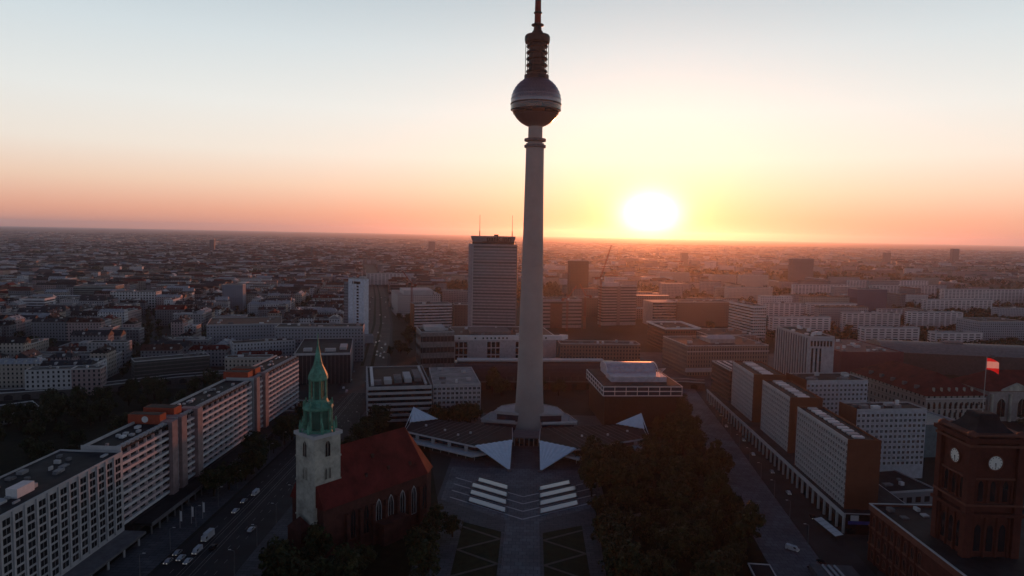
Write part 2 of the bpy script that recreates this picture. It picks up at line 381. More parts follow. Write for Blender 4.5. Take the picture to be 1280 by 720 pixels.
# zig-zag lawns
for sx in (-1, 1):
    X0 = -2.0
    lw = MB().add([(X0+sx*9.0, -156, .012), (X0+sx*26.5, -147, .012), (X0+sx*26.5, -260, .012), (X0+sx*9, -260, .012)], [(0, 1, 2, 3) if sx < 0 else (3, 2, 1, 0)])
    if sx < 0: lw.f = [(0, 3, 2, 1)]; 
    tag(lw.build('lawn', LAWN), kind='stuff')
    zz = MB(); y = -152; k = 0
    while y > -250:
        a, c = (X0+sx*26.3, y), (X0+sx*9.2, y-11)
        if k % 2: a, c = (X0+sx*9.2, y), (X0+sx*26.3, y-11)
        q = ribbon([a, c], 1.3, .02); zz.add(q.v, q.f); y -= 11; k += 1
    struct('lawn_path', zz, PATHM)

# ---------------------------------------------------------------- television tower
T = thing('television_tower', 'tall slender concrete television tower with steel sphere in front of the dawn sky', 'tower', (0, 0, 0))
MB().lathe([(12.0, 0), (11.4, 2), (10.2, 8), (9.2, 18), (8.5, 32), (7.9, 60), (7.1, 100), (6.35, 140), (5.9, 170), (5.75, 187)], 48).build('shaft', CONC, T, True)
for z0 in (184.2, 188.2):
    MB().lathe([(6.0, z0), (6.9, z0+.2), (6.9, z0+1.7), (6.0, z0+1.9)], 40).build('collar_ring', CONCD, T)
MB().lathe([(4.6, 186), (4.5, 199)], 40).build('neck', CONC, T, True)
sp = MB(); prof = [(16*math.sin(a), 213-16*math.cos(a)) for a in [R(14)+i*R(152)/36 for i in range(37)]]
sp.lathe(prof, 60)
# small pyramids that stud the upper half of the sphere
st_ = sp
for i in range(7):
    la = R(6+i*8.5); n = int(60*math.cos(la))
    for k in range(n):
        a = 2*PI*k/n; c = Vector((math.cos(a)*math.cos(la), math.sin(a)*math.cos(la), math.sin(la)))
        e = Vector((-math.sin(a), math.cos(a), 0)); nn = c.cross(e)
        ctr = Vector((0, 0, 213)); s_ = .72
        q = [ctr+c*15.95+e*s_+nn*s_, ctr+c*15.95-e*s_+nn*s_, ctr+c*15.95-e*s_-nn*s_, ctr+c*15.95+e*s_-nn*s_, ctr+c*16.2]
        st_.add(q, [(0, 1, 4), (1, 2, 4), (2, 3, 4), (3, 0, 4)])
sp.build('sphere', STEEL, T)
MB().lathe([(15.3, 207.6), (16.05, 207.8), (16.12, 210.2), (15.8, 210.4)], 60).build('window_band', GLASS, T)
MB().lathe([(13.8, 205.2), (14.35, 205.4), (15.0, 206.9), (14.6, 207.1)], 60).build('window_band', GLASS, T)
MB().lathe([(16.0, 211), (16.25, 211.2), (16.25, 211.8), (16.0, 212)], 60).build('sphere_rim', MDARK, T)
MB().lathe([(7.6, 227), (7.8, 227.2), (7.8, 229.6), (6.6, 230)], 40).build('cage_base', MDARK, T)
MB().lathe([(5.3, 228), (5.1, 251)], 24).build('cage_core', MDARK, T)
for i in range(5):
    zz = 231.3+i*3.9
    MB().lathe([(4.0, zz), (6.7, zz+.2), (6.8, zz+.7), (6.6, zz+1.3), (4.0, zz+1.6)], 32).build('cage_ring', MDARK, T)
for k in range(10):
    a = 2*PI*k/10; MB().tube((7.2*math.cos(a), 7.2*math.sin(a), 229), (7.2*math.cos(a), 7.2*math.sin(a), 250.5), .22).build('cage_strut', MDARK, T)
MB().lathe([(5, 249.4), (7.7, 249.9), (8.0, 251.5), (8.0, 253.4), (7.4, 254.4), (4.0, 254.9), (3.2, 257)], 36).build('cage_top', MDARK, T)
segs = [(255, 262, 3.0, 2.0, MDARK), (262, 275, 2.1, 1.9, MRED), (275, 292, 1.9, 1.8, MDARK), (292, 310, 1.7, 1.6, MRED), (310, 328, 1.4, 1.3, MWHITE), (328, 346, 1.1, 1.0, MRED), (346, 368, .7, .4, MWHITE)]
for z0, z1, ra, rb, mt in segs: MB().lathe([(ra, z0), (rb, z1)], 16).build('antenna_section', mt, T)
for zz, rd in ((260.5, 3.9), (268, 2.6), (281, 3.3), (292, 2.6), (310, 2.2)):
    MB().lathe([(rd*.7, zz-.5), (rd, zz), (rd, zz+.6), (rd*.7, zz+1.1)], 20).build('antenna_ring', MDARK, T)
OCC.append((0, 0, 45))

# ring building round the foot of the tower
rb_ = thing('ring_building', 'low two-tiered polygonal building wrapped around the foot of the television tower', 'building', (0, 0, 0))
def ngon(n, r, rot=0.0, sy=1.0): return [(r*math.cos(rot+2*PI*k/n), sy*r*math.sin(rot+2*PI*k/n)) for k in range(n)]
def half(r): return [(-r*.98, -4), (-r*.8, r*.45), (-r*.35, r*.8), (r*.35, r*.8), (r*.8, r*.45), (r*.98, -4), (9, -7), (-9, -7)]
MB().prism(half(30), 0, 5.4).build('lower_wall', BLUEG, rb_)
MB().prism(half(32), 5.4, 7.2).build('lower_roof', CONCL, rb_)
MB().prism(half(21.5), 7.2, 11.4).build('upper_wall', BLUEG, rb_)
MB().prism(half(23), 11.4, 12.8).build('upper_roof', CONCL, rb_)
for r_, zz in ((32.2, 7.6), (23.2, 13.0)):
    hp = half(r_)
    for k in range(6):
        MB().tube((*hp[k-1 if k else 7], zz), (*hp[k], zz), .45, seg=4).build('roof_edge', CONCL, rb_)
MB().tube((9, -11, 7.9), (31, -6.5, 7.9), .8, seg=4).build('roof_edge', WHITE, rb_)
MB().tube((-31, -6.5, 7.9), (-9, -11, 7.9), .8, seg=4).build('roof_edge', CONCL, rb_)
for (x, y) in half(26.5)[:6]: MB().box(x-.4, x+.4, y-.4, y+.4, 7.2, 11.4).build('column', CONCL, rb_)
MB().box(-9, 6.5, -34, -31, 0, 4.6).build('entrance_glazing', GLASS, rb_)
MB().box(-9.5, 7, -34.6, -20, 4.6, 5.4).build('entrance_roof', CONCD, rb_)
for k in range(6): MB().tube((-8.5+k*2.9, -34.8, 0), (-8.5+k*2.9, -34.8, 4.6), .2).build('column', CONCL, rb_)

# two folded-roof pavilions
def pavilion(sx, label):
    root = thing('pavilion', label, 'pavilion', (-1.6, 0, 0), 0, 'folded roof pavilions at the foot of the tower')
    def X(p): return (sx*p[0], *p[1:])
    roof = [(8, -51), (28.6, -63.4), (73.5, -37.5), (73.5, -19), (58.5, -10.5), (9, -24)]
    MB().prism([X(p) for p in roof], 7.0, 8.3).build('roof', ROOFD, root)
    # seams of the roof sheets
    sm = MB()
    for k in range(1, 13):
        f = k/13; a = Vector((28.6, -63.4)).lerp(Vector((73.5, -37.5)), f); c = Vector((9, -24)).lerp(Vector((58.5, -10.5)), f)
        sm.tube(X((a.x, a.y, 8.32)), X((c.x, c.y, 8.32)), .16, seg=4)
    sm.build('roof_seams', CONCD, root)
    for p, q in zip(roof, roof[1:]+roof[:1]):
        MB().tube(X((*p, 7.7)), X((*q, 7.7)), .62, seg=4).build('fascia', WHITE, root)
    hall = [(10, -48), (29, -59.5), (70, -36), (70, -20), (58, -13), (11, -27)]
    MB().prism([X(p) for p in hall], 0, 6.9).build('glass_wall', BLUEG, root)
    MB().prism([X(p) for p in [(14, -56), (30, -67.5), (71, -43), (71, -36), (30, -58)]], 2.8, 4.0).build('terrace', WHITE, root)
    for k in range(9):
        a = Vector((29, -64)).lerp(Vector((71, -39)), k/8)
        MB().tube(X((a.x, a.y, 0)), X((a.x, a.y, 3.0)), .22).build('column', CONCL, root)
        if k % 2: MB().box(*sorted((sx*(a.x-1.0), sx*(a.x+1.0))), a.y+1.3, a.y+2.2, 3.9, 7.0).build('wall_pier', CONCL, root)
    MB().prism([X(p) for p in [(66, -44), (74, -40), (77, -46), (70, -49)]], 1.2, 2.6).build('stair', CONCL, root)
    def fold(A, B, tip, n, up, name):
        """pleated triangle from the edge A-B to one point, thickened"""
        A, B, tip = Vector(A), Vector(B), Vector(tip); mb = MB(); top = []
        nn = (B-A).cross(tip-A).normalized()
        if nn.z < 0: nn = -nn
        for k in range(2*n+1):
            top.append(A.lerp(B, k/(2*n))+nn*(up if k % 2 else 0.0))
        mid = [t_.lerp(tip, .97) for t_ in top]
        allp = top+mid+[p-nn*.45 for p in top]+[p-nn*.45 for p in mid]
        m_ = len(top); fs_ = []
        for k in range(m_-1):
            fs_ += [(k, k+1, m_+k+1, m_+k), (2*m_+k+1, 2*m_+k, 3*m_+k, 3*m_+k+1), (k+1, k, 2*m_+k, 2*m_+k+1), (m_+k, m_+k+1, 3*m_+k+1, 3*m_+k)]
        fs_ += [(0, m_, 3*m_, 2*m_), (m_-1, 2*m_+m_-1, 3*m_+m_-1, m_+m_-1)]
        mb.add([X(tuple(p)) for p in allp], fs_); return mb.build(name, WFOLD, root)
    fold((8, -50.8, 8.6), (28.8, -63.6, 8.6), (8.2, -79.5, .5), 7, .35, 'folded_canopy')
    fold((74.2, -20, 8.6), (57.5, -10, 8.6), (74.2, -5.5, 14.8), 6, .35, 'folded_peak')
    fold((73.5, -5.5, 14.6), (74.4, -5.3, 14.8), (74.6, -36, 8.4), 1, .1, 'peak_side')
    MB().box(*sorted((sx*7.2, sx*9.4)), -80.6, -78.6, 0, .8).build('footing', CONCD, root)
    for (ux, uy) in ((40, -45), (49, -36), (62, -27), (33, -40)):
        MB().box(*sorted((sx*ux, sx*(ux+1.2))), uy, uy+1.2, 8.3, 9.3).build('roof_vent', WHITE, root)
pavilion(-1, 'white folded-roof pavilion with dark roof on the church side of the tower foot')
pavilion(1, 'white folded-roof pavilion with dark roof on the tree grove side of the tower foot')
occ_line([(-75, -35), (75, -35)], 50)

# water basins: four pale strips on either side of the plaza path
for sx in (-1, 1):
    for k in range(4):
        yn = -136.5+k*8.9
        d = Vector((18.5, 12.2)); A = Vector((8.0, yn))
        if k == 3: d = d*0.86
        nrm = Vector((0, 6.6))
        q = [A, A+d, A+d+nrm, A+nrm]
        nm = ('church', 'tree grove')[sx > 0]; rk = ('nearest lawn', 'second from lawn', 'third from lawn', 'nearest tower')[k]
        root = thing('water_basin', f'pale water basin strip on the {nm} side of the plaza path, {rk}', 'basin', (-2, 0, 0), 0, 'pale water basins stepping down the plaza')
        PTS = [(sx*p.x, p.y) for p in q]
        MB().prism(PTS, 0.02, .34+.25*k).build('water', WATER, root)
        kb = MB()
        for a, c in zip(PTS, PTS[1:]+PTS[:1]): kb.tube((*a, .25+.25*k), (*c, .25+.25*k), .42, seg=4)
        kb.build('kerb', CONCD, root)
ch = MB()
for k in range(4):
    yn = -137.6+k*8.9
    for sx in (-1, 1):
        q = ribbon([(-2, yn-4.8), (-2+sx*36, yn+18.7)], .9, .03+.004*k); ch.add(q.v, q.f)
struct('plaza_steps', ch, CONCL)

# ---------------------------------------------------------------- Gothic church
cx, cy_, ca = -83.5, -180.0, math.atan2(.8, .6)
C_ = thing('church', 'brick church with red tiled roof, pale stone tower and green copper spire', 'church', (cx, cy_, 0), ca)
w = 6.1
tw = MB(); tw.box(-w, w, -w, w, 0, 49); tw.build('tower', STONE, C_)
for zz in (16, 30, 39.5): MB().box(-w-.25, w+.25, -w-.25, w+.25, zz, zz+.7).build('string_course', STONE, C_)
MB().box(-w-.6, w+.6, -w-.6, w+.6, 48.6, 50).build('cornice', CONCL, C_)
def lancet(root, pos, face, wd, ht, name='window', mat=None, lines=True, lm=None):
    """pointed window set 6 cm proud of a wall; face: '-x' or '-y'"""
    pts = [(-wd/2, 0), (wd/2, 0), (wd/2, ht*.72), (wd*.3, ht*.9), (0, ht), (-wd*.3, ht*.9), (-wd/2, ht*.72)]
    mb = MB(); n = len(pts)
    def Q(u, v, d): return (pos[0]-d, pos[1]-u, pos[2]+v) if face == '-x' else (pos[0]+u, pos[1]-d, pos[2]+v)
    vs_ = [Q(u, v, .06) for u, v in pts]+[Q(u, v, -.1) for u, v in pts]
    mb.add(vs_, [tuple(range(n))]+[(i, i+n, (i+1) % n+n, (i+1) % n) for i in range(n)])
    o = mb.build(name, mat or GLASS, root)
    if lines:
        fr = MB()
        for a, c in zip(pts, pts[1:]+pts[:1]): fr.tube(Q(*a, .1), Q(*c, .1), .16, seg=4)
        fr.tube(Q(0, 0, .1), Q(0, ht, .1), .1, seg=4)
        fr.build('tracery', lm or STONE, o)
    return o
for face, px_, py_ in (('-x', -w, 0), ('-y', 0, -w)):
    lancet(C_, (px_, py_, 40.6), face, 2.6, 6.6)
    for off in (-.9, .9):
        lancet(C_, (px_-(0), py_+off, 31.5) if face == '-x' else (px_+off, py_, 31.5), face, 1.1, 5.0)
# copper spire in tiers
DCOP = plain('dark copper', (0.045, 0.12, 0.09), .7)
MB().lathe([(6.4, 50), (5.6, 51.0)], 8, rot=PI/8).build('spire_base', COPPER, C_)
for k in range(8):
    a = PI/8+k*PI/4; x, y = 5.3*math.cos(a), 5.3*math.sin(a)
    MB().tube((x, y, 50.5), (x, y, 59), .5, .42).build('lantern_column', COPPER, C_)
    MB().lathe([(.45, 50), (.6, 52.2), (.08, 55)], 8, c=(7.0*math.cos(a), 7.0*math.sin(a))).build('pinnacle', COPPER, C_)
    x, y = 3.3*math.cos(a), 3.3*math.sin(a)
    MB().tube((x, y, 62.5), (x, y, 70.6), .38, .32).build('lantern_column', COPPER, C_)
    MB().lathe([(.35, 59.8), (.5, 61), (.08, 62.8)], 8, c=(5.5*math.cos(a), 5.5*math.sin(a))).build('pinnacle', COPPER, C_)
MB().lathe([(4.5, 51), (4.4, 59)], 8, rot=PI/8).build('lantern_wall', DCOP, C_)
MB().lathe([(5.7, 58.6), (6.1, 59.2), (6.0, 59.9), (5.0, 60.8), (4.1, 61.6), (3.7, 62.8)], 8, rot=PI/8).build('lantern_roof', COPPER, C_)
MB().lathe([(1.6, 62.5), (1.5, 70.6)], 8, rot=PI/8).build('lantern_core', DCOP, C_)
MB().lathe([(3.7, 70.2), (4.0, 70.8), (3.8, 72.2), (2.9, 74.2), (1.8, 76.4), (1.25, 79), (.8, 82), (.35, 84), (.12, 89)], 8, rot=PI/8).build('spire_cap', COPPER, C_)
hw = 10.4
nv = MB(); nv.box(-5.0, 50, -hw, hw, 0, 22)
nv.prism([(50, -hw), (57, -6), (60, 0), (57, 6), (50, hw)], 0, 22); nv.build('nave_wall', BRICKD, C_)
rf = MB()
rf.add([(-5.6, -hw-.8, 21.6), (50, -hw-.8, 21.6), (50, hw+.8, 21.6), (-5.6, hw+.8, 21.6), (-5.6, 0, 41.5), (46, 0, 41.5), (57.8, -6.3, 21.6), (61, 0, 21.6), (57.8, 6.3, 21.6)],
       [(0, 1, 5, 4), (2, 3, 4, 5), (3, 0, 4), (1, 6, 5), (6, 7, 5), (7, 8, 5), (8, 2, 5), (0, 3, 2, 8, 7, 6, 1)])
rf.build('nave_roof', TILE, C_)
for k in range(7):
    x = 9+k*6.6
    lancet(C_, (x, -hw, 5.5), '-y', 2.8, 12.5, lm=CONCL if k in (2, 3, 4, 5) else BRICKD)
    MB().box(x-4.1, x-2.7, -hw-1.6, -hw, 0, 17).build('buttress', BRICKD, C_)
for (x, z0) in ((18, 28), (30, 28), (42, 27), (24, 34)):
    yy = -hw*(1-(z0-21.6)/19.9); d = MB(); d.box(x-.6, x+.6, yy-.8, yy+1.2, z0-.2, z0+1.3); d.build('dormer', TILEB, C_)
MB().box(-w-5, -w, -4.5, 4.5, 0, 13).gable(-w-5, -w, -4.5, 4.5, 13, 4.5, hip=.6, over=.3).build('west_porch', BRICKD, C_)
MB().prism([(20, -hw), (34, -hw), (34, -hw-6), (20, -hw-6)], 0, 9).build('side_chapel', BRICKD, C_)
occ_line([(cx-3, cy_-4), (cx+36, cy_+48)], 34)

# ---------------------------------------------------------------- slab buildings
def win_mesh(wd, ht, frame=WHITE, glass=GLASS, name='window', fr=.12, mull=True):
    mb = MB(); mb.box(-wd/2, wd/2, -.03, .05, 0, ht, 1)
    for (x0, x1, z0, z1) in ((-wd/2-fr, -wd/2, -fr, ht+fr), (wd/2, wd/2+fr, -fr, ht+fr), (-wd/2, wd/2, -fr, 0), (-wd/2, wd/2, ht, ht+fr)):
        mb.box(x0, x1, -.12, .05, z0, z1, 0)
    if mull: mb.box(-.05, .05, -.07, -.03, 0, ht, 0)
    return mb.mesh(name, [frame, glass])
def windows(root, meshes, cells, name='window', limit=100):
    """cells: local (x, y, z); the nearest become parts, the rest one part"""
    rz = root.rotation_euler.z; L0 = root.location
    def dist(c):
        x = L0.x+c[0]*math.cos(rz)-c[1]*math.sin(rz); y = L0.y+c[0]*math.sin(rz)+c[1]*math.cos(rz)
        return (Vector((x, y, c[2]))-CAMP).length
    cells = sorted(cells, key=dist)
    for i, c in enumerate(cells[:limit]): put(name, meshes[i*7919 % len(meshes)], root, c)
    if len(cells) > limit:
        mb = MB()
        for i, c in enumerate(cells[limit:]):
            me = meshes[i*7919 % len(meshes)]
            mb_v = [(v.co.x+c[0], v.co.y+c[1], v.co.z+c[2]) for v in me.vertices]
            o = len(mb.v); mb.v += mb_v
            for p in me.polygons: mb.f.append(tuple(k+o for k in p.vertices)); mb.mi.append(p.material_index)
        ob = mb.build(name+'_field', list(meshes[0].materials), root); ob['kind'] = 'stuff'
def flat_roof(root, x0, x1, y0, y1, h, mat=ROOF, parapet=CONCL, clutter=6, seed=1, edge=.9, cl_mat=None):
    MB().box(x0+.4, x1-.4, y0+.4, y1-.4, h, h+.25).build('roof', mat, root)
    pp = MB()
    for (a, b_, c, d) in ((x0, x1, y0, y0+.4), (x0, x1, y1-.4, y1), (x0, x0+.4, y0+.4, y1-.4), (x1-.4, x1, y0+.4, y1-.4)): pp.box(a, b_, c, d, h, h+edge)
    pp.build('parapet', parapet, root)
    rnd = random.Random(seed)
    for k in range(clutter):
        sx, sy, sz = rnd.uniform(1.2, min(5, (x1-x0)*.2)), rnd.uniform(1.2, min(4, (y1-y0)*.2)), rnd.uniform(.8, 2.6)
        x = rnd.uniform(x0+2, x1-2-sx); y = rnd.uniform(y0+1.5, max(y0+1.6, y1-1.5-sy))
        MB().box(x, x+sx, y, y+sy, h+.25, h+.25+sz).build('roof_vent', cl_mat or rnd.choice([CONCL, CONCD, ROOFL, WHITE]), root)
def slab(name, label, cat, A, B, depth, h, wall, z0=0, roofmat=ROOF, parapet=CONCL, clutter=6, bands=None, group=None, seed=None, occ=True, penthouse=None):
    """flat-roofed block; front edge A-B seen from outside (A left), extends `depth` away. bands: (count, first z, pitch, height, material)"""
    A = Vector(A); B = Vector(B); L = (B-A).length
    root = thing(name, label, cat, (A.x, A.y, 0), math.atan2(B.y-A.y, B.x-A.x), group)
    MB().box(0, L, 0, depth, z0, h).build('wall', wall, root)
    flat_roof(root, 0, L, 0, depth, h, roofmat, parapet, clutter, seed or int(abs(A.x*13+A.y*7)))
    if bands:
        n, zb, pitch, bh, bm = bands
        for k in range(n): MB().box(-.06, L+.06, -.08, depth+.08, zb+k*pitch, zb+k*pitch+bh).build('window_band', bm, root)
    if penthouse:
        fx, fy, ph, pm = penthouse
        MB().box(L*(.5-fx/2), L*(.5+fx/2), depth*(.5-fy/2), depth*(.5+fy/2), h+.25, h+ph).build('penthouse', pm, root)
    if occ: occ_rect((A.x, A.y), (B.x, B.y), depth)
    return root, L

# -- left side of the avenue: office block with a grid of deep windows
root, L = slab('office_block', 'grey office block with a grid of tall window columns at the near left corner', 'office building', (-165, -300), (-165, -176.5), 26, 37, CONCL, clutter=0)
cells = []
wm = [win_mesh(3.3, 2.25, CONCL, g_, fr=.2) for g_ in (GLASS, BLUEG, plain('curtained glass', (.06, .06, .065), .2))]
for i in range(23):
    x = L-3.4-i*5.3
    for k in range(10): cells.append((x, 0, 6.6+k*3.0))
    MB().box(x-2.5-.55, x-2.5+.2, -.5, 0, 5.5, 37.3).build('pier', CONCL, root)
windows(root, wm, cells)
MB().box(0, L, -9, 0, 3.6, 4.6).build('canopy', CONCD, root)
for k in range(12): MB().box(L-4-k*10.0, L-3.4-k*10.0, -8.4, -7.8, 0, 3.6).build('column', CONCL, root)
rnd = random.Random(3)
for k in range(26):
    x = rnd.uniform(L-75, L-6); y = rnd.uniform(2, 22)
    MB().box(x, x+rnd.uniform(1, 4), y, y+rnd.uniform(.6, 2.2), 37.25, 37.25+rnd.uniform(.5, 1.5)).build('roof_vent', rnd.choice([ROOFL, CONCL, CONCD]), root)
MB().box(L-49, L-41, 6, 10, 37.25, 40.5).build('plant_room', WHITE, root)

# -- long striped apartment slabs with balconies, in three sections
def striped(y0, y1, label, boxes, stairs, dots=()):
    root = thing('striped_apartment_block', label, 'apartment building', (-167.5, y0, 0), PI/2, 'striped apartment slabs along the avenue')
    L = y1-y0; H = 38
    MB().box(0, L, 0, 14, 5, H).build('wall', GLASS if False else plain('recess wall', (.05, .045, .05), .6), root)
    n = 10
    for k in range(n):
        zz = 6.2+k*3.15
        MB().box(0, L, -1.5, -.02, zz, zz+1.15).build('balcony_band', PINK if k % 2 else WHITE, root)
        MB().box(.2, L-.2, -.1, -.02, zz+1.2, zz+3.0).build('window_band', GLASS, root)
    windows(root, [MB().box(0, .25, -1.4, -.12, 0, 2.0).mesh('partition', PINK)], [(j*6.0+.1, 0, 7.35+k*3.15) for j in range(int(L//6)+1) for k in range(n)], 'partition')
    MB().box(0, L, -1.2, 15.2, H-.3, H+.3).build('roof', ROOFD, root)
    # arched loggia crests along the roof edge
    cr_ = MB()
    for j in range(int(L//3.2)):
        cr_.tube((j*3.2+.3, -.6, H+.2), (j*3.2+1.6, -.6, H+1.7), .22, seg=4); cr_.tube((j*3.2+1.6, -.6, H+1.7), (j*3.2+2.9, -.6, H+.2), .22, seg=4)
        cr_.box(j*3.2+.4, j*3.2+2.8, -.2, 1.5, H+.3, H+1.2)
    cr_.build('roof_crest', CONCL, root)
    MB().box(0, L, 14.3, 15.1, H+.3, H+1.3).build('rear_parapet', CONCL, root)
    rnd = random.Random(int(y0))
    for j in range(int(L//5)):
        x = rnd.uniform(2, L-3); y = rnd.uniform(4, 11)
        MB().box(x, x+rnd.uniform(1, 3.2), y, y+rnd.uniform(.8, 2), H+.3, H+rnd.uniform(.8, 1.5)).build('roof_vent', rnd.choice([WHITE, CONCL, ROOFL]), root)
    for s_ in stairs: MB().box(s_-2.4, s_+2.4, -3.2, 6, 4, H+1.6).build('stair_tower', plain('stair tower render', (.28, .21, .21), .8), root)
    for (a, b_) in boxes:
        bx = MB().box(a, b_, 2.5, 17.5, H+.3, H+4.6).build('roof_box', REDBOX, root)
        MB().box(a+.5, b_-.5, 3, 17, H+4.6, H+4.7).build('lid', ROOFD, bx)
        if dots:
            dm = MB(); c = [(a-.06, 9.5+1.5*math.cos(2*PI*k/20), H+2.5+1.5*math.sin(2*PI*k/20)) for k in range(20)]
            dm.add(c+[(x+.05, y, z_) for x, y, z_ in c], [tuple(range(19, -1, -1)), tuple(range(20, 40))]+[(k, (k+1) % 20, (k+1) % 20+20, k+20) for k in range(20)])
            dm.build('disc_sign', WHITE, bx); dots = ()
    MB().box(-.4, 0, -1.5, 15.2, 5, H+1.6).build('end_wall', CONCL, root)
    occ_rect((-167.5, y0), (-167.5, y1), 16)
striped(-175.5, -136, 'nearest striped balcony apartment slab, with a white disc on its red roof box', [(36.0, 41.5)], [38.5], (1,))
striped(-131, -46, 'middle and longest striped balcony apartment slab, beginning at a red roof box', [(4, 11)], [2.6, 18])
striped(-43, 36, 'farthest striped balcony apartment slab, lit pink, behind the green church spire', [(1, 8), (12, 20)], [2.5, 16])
# shop podium in front of the slabs
root = thing('shop_podium', 'long low dark shop podium in front of the striped balcony slabs', 'shop building', (-165.5, -170, 0), PI/2)
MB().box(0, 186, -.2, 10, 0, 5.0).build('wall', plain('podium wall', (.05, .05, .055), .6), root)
MB().box(-.5, 186.5, -8.5, -.2, 4.2, 5.2).build('canopy_roof', ROOFD, root)
MB().box(-.5, 186.5, -8.9, -8.5, 4.0, 5.6).build('canopy_edge', CONCD, root)
for k in range(31): MB().box(k*6.2, k*6.2+.5, -8.2, -7.7, 0, 4.2).build('column', CONCD, root)
occ_rect((-165, -170), (-165, 16), 10)
root, L = slab('corner_pavilion', 'small low flat-roofed pavilion at the end of the dark shop podium', 'pavilion', (-155, 8), (-155, 36), 12, 6, CONCD, clutter=3)

# -- right side: slabs with orange end walls on an arcade podium
GRIDF = facade('panel facade', (0.36, 0.35, 0.36), 2.6, 3.0, .62, .5)
def rslab(y_far, y_near, x0, depth, label, h=40, z0=9.5, endmat=ORANGE, vents=True):
    root = thing('panel_apartment_block', label, 'apartment building', (x0, y_far, 0), -PI/2, 'panel apartment slabs over the arcade')
    L = y_far-y_near
    MB().box(0, L, 0, depth, z0, h).build('wall', plain('panel wall', (.30, .28, .28), .8, noise=.15), root)
    MB().box(L, L+.5, -.5, depth+.5, z0, h+1.2).build('end_wall', endmat, root)
    MB().box(-.5, 0, -.5, depth+.5, z0, h+1.2).build('end_wall', endmat, root)
    MB().box(.3, L-.3, .3, depth-.3, h, h+.3).build('roof', ROOFD, root)
    for (a, b_) in ((-.4, 0), (depth, depth+.4)): MB().box(0, L, a, b_, h-.2, h+1.0).build('parapet', CONCL if a < 0 else ORANGE, root)
    nb = int(L//2.6); cells = []
    for i in range(nb):
        for k in range(10): cells.append(((i+.5)*L/nb, 0, z0+1.2+k*2.95))
    windows(root, [win_mesh(1.5, 1.5, WHITE, g_) for g_ in (GLASS, BLUEG, MATS['curtained glass'])], cells)
    fr = MB()
    for i in range(nb+1): fr.box(i*L/nb-.12, i*L/nb+.12, -.35, 0, z0, h-.2)
    for k in range(11): fr.box(0, L, -.28, 0, z0+.2+k*2.95, z0+.55+k*2.95)
    fr.build('panel_joints', CONCL, root)
    n = int(L//5)
    for i in range(n):
        MB().box(i*5+1.0, i*5+3.8, depth*.32, depth*.66, h+.3, h+1.1).build('roof_hatch', WHITE if i % 3 else CONCL, root)
    occ_rect((x0, y_far), (x0, y_near), depth)
rslab(-84, -142, 142, 13.5, 'panel apartment slab with a large orange end wall, nearest of the row over the arcade')
rslab(-17, -63, 146, 17, 'panel apartment slab in the middle of the row over the arcade, narrow orange end wall')
rslab(47, 0, 146, 20, 'panel apartment slab over the arcade in front of the ribbed high-rise')
root, L = slab('glass_office', 'dark flat-roofed office block with pale roof edges at the far end of the arcade', 'office building', (143, 93), (146.5, 55), 18, 32, facade('dark office', (.10, .085, .08), 2.4, 3.2, .75, .6), parapet=CONCL, clutter=0)
for k in range(3): MB().box(2, L-2, 3+k*5, 4.2+k*5, 32.25, 33).build('roof_strip', WHITE, root)
root = thing('arcade', 'long white arcade podium with columns and shops under the panel slabs', 'shop building', (140.5, 96, 0), -PI/2-R(.3))
L = 243
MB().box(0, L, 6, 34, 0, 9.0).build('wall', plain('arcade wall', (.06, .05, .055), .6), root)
MB().box(0, L, 0, 34.2, 7.4, 9.3).build('fascia', CONCL, root)
MB().box(.5, L-.5, .5, 33.5, 9.3, 9.45).build('roof', ROOF, root)
MB().box(0, L, 5.6, 6, 3.9, 5.0).build('shop_sign_band', plain('shop sign band', (.16, .05, .05), .6), root)
for k in range(37): MB().box(k*6.7+.2, k*6.7+1.1, .3, 1.2, 0, 7.4).build('column', CONCL, root)
MB().box(L, L+.25, 1, 15, 0, 9).build('end_glazing', GLASS, root)
MB().box(L+.25, L+.5, 2, 12.5, 4.6, 6.0).build('blue_sign', SIGNB, root)
MB().box(L+.25, L+.45, 3, 6.5, 6.2, 8.6).build('end_window', WHITE, root)
MB().box(L, L+.3, 15, 34, 0, 9).build('end_wall', CONCL, root)
occ_rect((140, 96), (140, -148), 36)
# awning with five pale panels in front of the arcade
root = thing('awning', 'row of white market awnings in front of the arcade end', 'awning', (130.6, -137, 0), R(-84))
for k in range(5):
    MB().add([(k*3.7, 0, 2.4), (k*3.7+3.4, 0, 2.4), (k*3.7+3.4, 3.6, 3.1), (k*3.7, 3.6, 3.1), (k*3.7, 0, 2.3), (k*3.7+3.4, 0, 2.3), (k*3.7+3.4, 3.6, 3.0), (k*3.7, 3.6, 3.0)],
             [(0, 1, 2, 3), (7, 6, 5, 4), (0, 4, 5, 1), (1, 5, 6, 2), (2, 6, 7, 3), (3, 7, 4, 0)]).build('canvas', WHITE, root)
for k in range(6): MB().tube((k*3.7-.1, .3, 0), (k*3.7-.1, .3, 2.4), .07).build('post', MDARK, root); 
